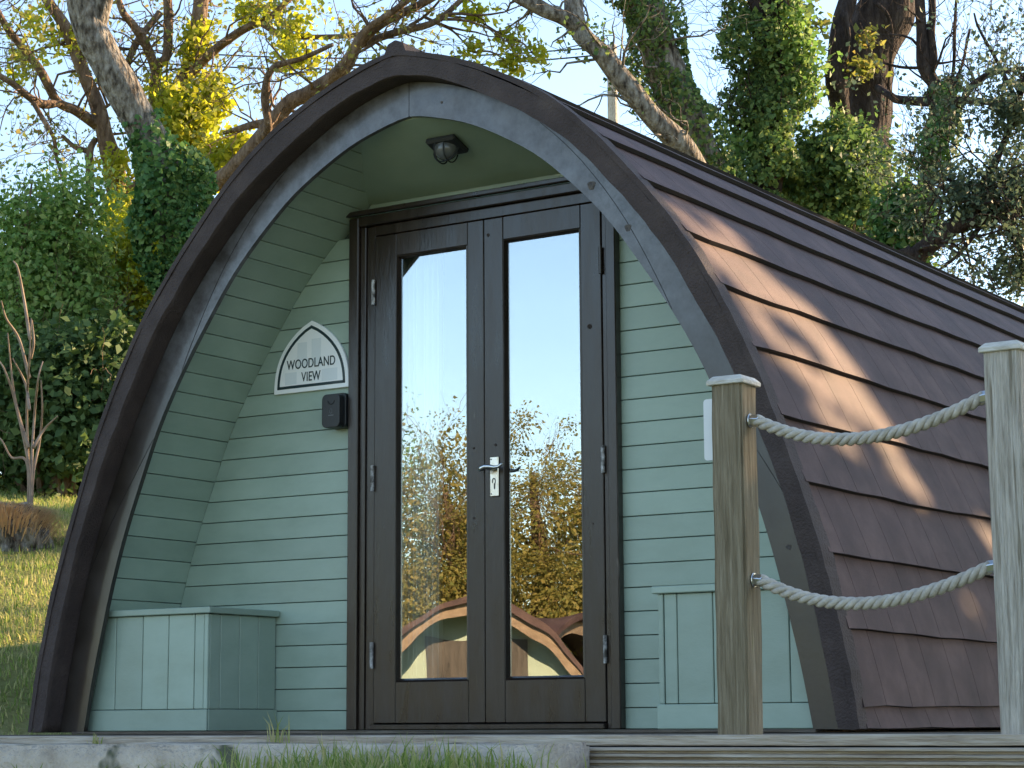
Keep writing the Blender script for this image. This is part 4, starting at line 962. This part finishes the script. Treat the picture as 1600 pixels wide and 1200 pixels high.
ZG = 21.0; LG = [([(1330, 420), (1336, 300), (1342, 190), (1352, 120), (1364, 60), (1384, 0), (1402, -60)], (52, 50, 47, 46, 46, 44, 42)), ([(1312, 200, -.3), (1305, 140, -.5), (1310, 90, -.5), (1316, 40, -.4), (1330, -20, -.2)], (16, 17, 16, 14, 14))]
t = empty('dark_tree', base_of(LG[0][0], ZG), 'thick dark bare trunk with a sunlit right edge above the bush', 'tree')
wd = Wood(61); P_ = to_ground(path_px(LG[0][0], ZG)); Q, Rr = wd.limb(P_, [pxr(x, ZG) for x in (56,)+LG[0][1]], 14, 0.16)
QG, RG = wd.limb(path_px(LG[1][0], ZG), [pxr(x, ZG) for x in LG[1][1]], 9, 0.3); wd.carry_on(QG, RG, 2.0, 2); wd.carry_on(Q, Rr, 3.2)
wd.limb(path_px([(1370, 5, -.6), (1388, 25, -.6), (1394, 60, -.55), (1390, 110, -.5), (1384, 180, -.4)], ZG), [0.022, 0.022, 0.02, 0.016, 0.01], 6)
wd.limb(path_px([(1322, 150, -.5), (1318, 110, -.55), (1326, 60, -.55), (1322, 20, -.5)], ZG), [0.03, 0.03, 0.026, 0.02], 6)
wd.twig_limb(Q, Rr, 12, 0.7, 2, 0.6, wob=0.3); wd.build('trunk', M['bark_dark'], t)
cl = [clump_cloud(at(px, py, ZG-.6), (pxr(rx, ZG), pxr(rx, ZG), pxr(ry, ZG)), n_, 16, 0.06, px, 0.2)[0] for px, py, rx, ry, n_ in ((1358, 60, 14, 14, 5), (1354, 105, 18, 10, 8), (1245, 110, 34, 60, 12), (1262, 40, 30, 40, 8))]
link('crown', leaf_mesh('crown', np.vstack(cl), 0.05, None, 1, 1.5, 63), M['leaf_sparse'], t)

ZH = 18.0; LH = [([(1440, 420), (1446, 290), (1455, 262), (1466, 206), (1473, 160), (1461, 138), (1443, 101), (1439, 49), (1435, -20)], (15, 14, 14, 13, 12, 11, 13, 9, 8)), ([(1444, 105), (1456, 92), (1454, 56), (1457, 20), (1456, -20)], (9, 8, 7, 6, 6)),
      ([(1371, 137, .8), (1390, 150, .5), (1405, 157, .3), (1457, 161, 0), (1506, 157, -.2), (1562, 161, -.4), (1620, 160, -.6)], (6, 6, 7, 8, 6, 5, 4)), ([(1506, 157, -.2), (1512, 140, -.3), (1540, 118, -.4), (1575, 110, -.5), (1620, 106, -.6)], (6, 6, 5, 4, 3)),
      ([(1484, 150), (1490, 100), (1492, 50), (1495, -10)], (4, 3, 3, 2)), ([(1476, 158), (1500, 110), (1516, 45)], (3, 2.5, 2)), ([(1450, 106), (1410, 105), (1380, 98)], (3, 2.5, 2))]
t = empty('crooked_tree', base_of(LH[0][0], ZH), 'thin crooked dark tree with bare upright shoots right of the thick trunk', 'tree')
wd = Wood(71); LM = []
for i, (L_, rr) in enumerate(LH):
    P_ = path_px(L_, ZH); r_ = [pxr(x, ZH) for x in rr]
    if i == 0: P_ = to_ground(P_); r_ = [r_[0]]+r_
    LM.append(wd.limb(P_, r_, 8, 0.25))
for q in (0, 1): wd.carry_on(*LM[q], 1.4, 2)
for q in (0, 2, 3): wd.twig_limb(*LM[q], 10, 0.45, 2, 0.35, wob=0.22, upb=0.16, kids=(1, 3))
wd.build('trunk', M['bark_dark'], t)
c1, a1 = ivy_on(*LM[0], 3200, 0.12, 72, 0.25, 0.66)
link('ivy', leaf_mesh('ivy', c1, 0.05, a1, 0.7, 1.2, 72, 0.6), M['leaf_ivy'], t)

shrub('ivy_bush', 'broad green ivy bush filling the gap below the thick dark trunk', 1300, 285, 20.0, 100, 92, 240, 64, 0.10, 0.038, M['leaf_ivy_mixed'], 81, 0.45, 8, cat='bush')
shrub('ivy_bush', 'small bright green ivy ball low on the roof line at right', 1418, 352, 17.4, 50, 48, 120, 44, 0.07, 0.046, M['leaf_ivy'], 82, 0.5, 4, cat='bush')

ZI = 16.5; LI = [([(1405, 440), (1424, 405), (1457, 379), (1499, 349), (1544, 337), (1610, 322), (1680, 290)], (15, 15, 14, 14, 13, 12, 10)), ([(1499, 349), (1530, 300), (1560, 240), (1590, 160), (1610, 90)], (8, 7, 6, 5, 4)), ([(1560, 335), (1590, 380), (1610, 440)], (6, 4, 3)), ([(1544, 337), (1500, 395), (1470, 420)], (5, 3, 2)), ([(1530, 300), (1480, 280), (1450, 285)], (4, 3, 2)), ([(1590, 160), (1560, 100), (1530, 45), (1522, 20)], (4, 3, 2, 1.5))]
t = empty('fine_leaved_tree', base_of(LI[0][0], ZI), 'grey green fine-leaved tree reaching in from the right edge', 'tree')
wd = Wood(91); LM = []
for i, (L_, rr) in enumerate(LI):
    P_ = path_px(L_, ZI); r_ = [pxr(x, ZI) for x in rr]
    if i == 0: P_ = to_ground(P_); r_ = [r_[0]]+r_
    LM.append(wd.limb(P_, r_, 8, 0.2))
for q in range(6): wd.twig_limb(*LM[q], 18 if q in (0, 1) else 9, 0.7, 2, 0.25, wob=0.3, upb=-0.02, kids=(2, 4))
wd.build('trunk', M['bark_dark'], t)
tips = np.array([tuple(x) for x in wd.tips]); g = np.random.default_rng(92)
sel = tips[g.random(len(tips)) < 0.4]; pts = [np.repeat(sel, 4, 0)+g.normal(size=(len(sel)*4, 3))*0.05]
for px, py, rx, ry, n_ in ((1580, 180, 46, 80, 42), (1585, 300, 50, 60, 44), (1540, 290, 50, 50, 30), (1605, 400, 46, 60, 26), (1510, 330, 46, 26, 22), (1560, 430, 50, 24, 10), (1490, 290, 30, 40, 14)):
    pts.append(clump_cloud(at(px, py, ZI), (pxr(rx, ZI), pxr(rx, ZI), pxr(ry, ZI)), n_, 40, 0.085, px+py, 0.2)[0])
link('crown', leaf_mesh('crown', np.vstack(pts), 0.027, None, 1, 1.6, 93), M['leaf_grey'], t)

# --- utility pole and cables
ZP = 34.0; p0, p1_ = at(958, 220, ZP), at(956, 70, ZP)
t = empty('utility_pole', (p0[0], p0[1], terrain(p0[0], p0[1])), 'weathered wooden utility pole seen behind the ridge', 'utility pole')
MB().tube([(p0[0], p0[1], terrain(p0[0], p0[1])-0.3), tuple(p0), tuple(p1_)], [0.10, 0.085, 0.08], 10).build('shaft', M['post_grey'], t)
for y0, y1_, lab in ((22, 64, 'upper thin overhead cable across the sky to the pole'), (47, 76, 'lower thin overhead cable across the sky to the pole')):
    a_, b_ = at(-220, y0-10, ZP+4), at(956, y1_+8, ZP); n = 24
    pts = [a_+(b_-a_)*i/n-np.array([0, 0, 0.5*4*(i/n)*(1-i/n)]) for i in range(n+1)]
    tag(MB().tube(pts, 0.013, 5).build('cable', M['lamp_dark'], None), lab, 'cable', 'overhead cables')

# --- woodland off to the right that shades the roof (out of frame, between the pod and the sun)
def onroof(px, py):
    d = fw+rt*(px-800)/FPX-up*(py-600)/FPX; best = None
    for s_ in np.arange(5, 13, 0.01):
        q = CAM+s_*d
        if q[1] > YF and q[2] < 2.5 and abs(q[0]-XC) < np.interp(q[2], OUT[:, 1], OUT[:, 0]): return q
    return None
GAPS = [onroof(*q) for q in ((1105, 385), (1140, 400), (1165, 425), (1195, 450), (1225, 480), (1255, 505), (1280, 535), (1300, 565), (1320, 600), (1335, 640), (1255, 600), (1285, 610), (1170, 505), (1365, 665), (1385, 700), (1405, 745), (1425, 770), (1510, 835), (1535, 850), (1525, 960), (1500, 940))]
GR = [.14, .15, .16, .16, .16, .16, .16, .16, .16, .15, .09, .10, .08, .13, .13, .13, .12, .15, .15, .11, .08]
GAPS = [(q, r) for q, r in zip(GAPS, GR) if q is not None]+[(q, r) for q, r in ((onroof(*p_), r_) for p_, r_ in (((1150, 450), .10), ((1195, 520), .10), ((1235, 560), .11), ((1130, 360), .12), ((1275, 650), .09), ((1310, 690), .08), ((1340, 720), .07))) if q is not None]+[(np.array([XC+0.12, y_, 2.5]), 0.2) for y_ in np.arange(0.6, 4.4, 0.3)]
def gap_keep(pts):  # leaves removed along sun rays, shaping the light patches on the roof
    ok = np.ones(len(pts), bool); jit = 0.75+0.75*np.random.default_rng(6).random(len(pts))**2
    for q, r in GAPS:
        v = pts-q; along = v@SUN; d2 = (v*v).sum(1)-along**2; ok &= d2 > (r*jit)**2
    return ok
def shade_tree(x, y, h, rad, label, seed, ncl, mat, keep=None):
    gz = terrain(x, y); t = empty('woodland_tree', (x, y, gz), label, 'tree', 'woodland trees right of the pod')
    w_ = Wood(seed); Q_, R_ = w_.limb([np.array([x+.9, y+.6, gz-.3]), np.array([x+0.9, y+.7, gz+1.5]), np.array([x+.6, y+.5, gz+h*0.55]), np.array([x, y, gz+h*0.9])], [0.26, 0.22, 0.15, 0.04], 9)
    w_.build('trunk', M['bark_brown'], t)
    pts, nb = clump_cloud((x, y, gz+h-rad[2]), rad, ncl, 44, 0.22, seed, 0.1, keep)
    link('crown', leaf_mesh('crown', pts, 0.125, nb*0.4, 0.9, 1.3, seed), mat, t)
shade_tree(7.9, 10.2, 8.8, (2.4, 1.7, 3.9), 'leafy woodland tree behind the pod, out of view to the right', 101, 800, M['leaf_mid'], gap_keep)
shade_tree(11.6, 10.6, 9.2, (2.2, 1.7, 4.2), 'leafy woodland tree behind the pod, farthest right and out of view', 102, 600, M['leaf_mid'], gap_keep)
shade_tree(5.0, 10.4, 6.6, (1.5, 1.4, 2.9), 'lower leafy woodland tree behind the pod, nearest its rear end and out of view', 103, 420, M['leaf_mid'], gap_keep)

# --- the other side of the clearing, seen only as a reflection in the door panes
def refl(px, py, T):
    d = fw+rt*(px-800)/FPX-up*(py-600)/FPX; return CAM*np.array([1, -1, 1])+T*d*np.array([1, -1, 1])
for i, (px, top, Z, rx, mat, lab) in enumerate(((560, 600, 33, 150, 'leaf_mid', 'pale green tree reflected at the left of the door glass'), (700, 660, 31, 120, 'leaf_gold', 'golden tree reflected in the left door pane'), (830, 640, 34, 120, 'leaf_gold', 'golden tree reflected in the right door pane'), (960, 690, 31, 130, 'leaf_gold', 'golden tree reflected at the right of the door glass'), (380, 620, 34, 150, 'leaf_mid', 'green tree across the clearing, out of view left of the reflections'), (1120, 640, 33, 150, 'leaf_mid', 'green tree across the clearing, out of view right of the reflections'), (1320, 660, 35, 160, 'leaf_gold', 'golden tree across the clearing, farthest right and out of view'))):
    c = refl(px, (top+1080)/2, Z); gz = terrain(c[0], c[1]); zt = refl(px, top, Z)[2]; rz = (zt-gz)/2
    t = empty('clearing_tree', (c[0], c[1], gz), lab, 'tree', 'trees across the clearing')
    w_ = Wood(200+i); Q_, R_ = w_.limb([np.array([c[0], c[1], gz-.2]), np.array([c[0]+.2, c[1], gz+rz]), np.array([c[0], c[1], gz+1.7*rz])], [0.2, 0.14, 0.04], 7)
    w_.twig_limb(Q_, R_, 16, 1.4, 2, 0.3, wob=0.25, upb=0.1); w_.build('trunk', M['bark_brown'], t)
    pts, nb = clump_cloud((c[0], c[1], gz+rz), (pxr(rx, Z), pxr(rx, Z), rz), 420, 90, 0.17, 200+i, 0.4)
    link('crown', leaf_mesh('crown', pts, 0.038, nb*0.5, 0.8, 1.4, 200+i), M[mat], t)
def far_pod(px, T, ang, label):
    c = refl(px, 1000, T); gz = terrain(c[0], c[1])
    t = empty('camping_pod', (c[0], c[1], gz), label, 'camping pod')
    def local(me):
        me.transform(Matrix.Translation((-XC, -YF, 0))); me.transform(Matrix.Rotation(R(ang), 4, 'Z')); me.transform(Matrix.Translation((c[0], c[1], gz+0.12))); return me
    o_, i_ = full(even(OUT, 30)), full(even(MID, 30)); n = len(o_)
    V = [(a, y, z) for y in (YF, 5.0) for a, z in o_]+[(a, y, z) for y in (YF, 5.0) for a, z in i_]
    F = [(i, i+1, n+i+1, n+i) for i in range(n-1)]+[(2*n+i, 3*n+i, 3*n+i+1, 2*n+i+1) for i in range(n-1)]+[(i, 2*n+i, 2*n+i+1, i+1) for i in range(n-1)]
    link('roof', local(mesh('roof', V, F)), M['felt'], t)
    bi = full(even(INN, 30)); V = [(a, YA, z) for a, z in i_]+[(a, YA, z) for a, z in bi]; n = len(bi)
    link('arch_board', local(mesh('arch_board', V, [(i, i+1, n+i+1, n+i) for i in range(n-1)])), M['twig_dry'], t)
    mb = MB().prism([tuple(q) for q in full(even(LIN, 30))], 0.0, 0.04); link('front_wall', local(mesh('front_wall', mb.V, mb.F)), M['sage'], t)
    mb = MB().prism([tuple(q) for q in full(even(LIN, 30))], 4.9, 4.94); link('rear_wall', local(mesh('rear_wall', mb.V, mb.F)), M['sage'], t)
    mb = MB().box(0.05, 1.2, -0.03, -0.005, 0.0, 2.0); link('door', local(mesh('door', mb.V, mb.F)), M['frame_brown'], t)
far_pod(745, 23.5, 150, 'nearer camping pod across the clearing, seen only reflected in the door glass')
far_pod(905, 29.0, 95, 'farther camping pod across the clearing, its dark roof reflected in the door glass')

# ------------------------------------------------------------------ grass
def scatter(n, region, seed, h, w_, lean, name, mat=M['blade'] if False else None, dens=None):
    g = np.random.default_rng(seed); x = g.uniform(region[0], region[1], n); y = g.uniform(region[2], region[3], n)
    k_ = np.ones(n, bool)
    if dens: k_ = np.array([dens(a, b) > g.random() for a, b in zip(x, y)])
    B = np.array([(a, b, terrain(a, b)-0.005) for a, b in zip(x[k_], y[k_])]); return B
def d_lawn(x, y):
    if x > -1.25 and y > -0.9: return 0
    return 0.25+0.75*max(0, min(1, 0.55+1.2*noise.noise(Vector((x*1.3, y*1.3, 3)))))
B1 = scatter(130000, (-8.2, -1.2, -1.2, 6.0), 301, 0, 0, 0, '', None, d_lawn)
B2 = scatter(26000, (-3.5, 4.0, -2.5, -1.74), 302, 0, 0, 0, '', None, lambda x, y: (1.0 if 0.95+0.3*(y+1.7) < x < 2.1 else 0.06)*max(0.25, min(1, 0.6+1.3*noise.noise(Vector((x*1.6+4, y*1.1, 1))))))
ob = link('grass', blade_mesh('grass', B1, 0.055, 0.0035, 303, 0.9), M['blade']); tag(ob, 'short patchy lawn grass on the bank left of the pod', 'grass', kind='stuff')
g = np.random.default_rng(5); hh = np.where((B2[:, 0] > 0.9) & (B2[:, 0] < 2.2), 0.075+0.05*g.random(len(B2)), 0.05); ob = link('grass', blade_mesh('grass', B2, hh, 0.0028, 304, 0.8), M['blade']); tag(ob, 'longer rough grass growing against the concrete kerb', 'grass', kind='stuff')
for (px, py, n_, h_, lab) in ((437, 1160, 14, 0.11, 'tall grass tuft growing from the kerb in front of the storage seat'), (150, 1168, 16, 0.05, 'small weed tuft on the kerb below the left arch foot'), (20, 1130, 60, 0.16, 'long grass clump beside the left foot of the arch')):
    Zt = 6.3 if px > 100 else 8.2
    if px > 100:
        d = fw+rt*(px-800)/FPX-up*(py-600)/FPX; q = CAM+d*((-1.46-CAM[1])/d[1]); q = np.array([q[0], -1.468, -0.04])
    else: q = at(px, py, Zt); q[2] = terrain(q[0], q[1])
    B = q+np.random.default_rng(px).normal(size=(n_, 3))*np.array([0.02 if px > 100 else 0.12, 0.004 if px > 100 else 0.1, 0]); B[:, 2] = q[2]-0.01
    tag(link('grass_tuft', blade_mesh('grass_tuft', B, h_, 0.0026, px, 0.8), M['blade']), lab, 'grass', kind='stuff')
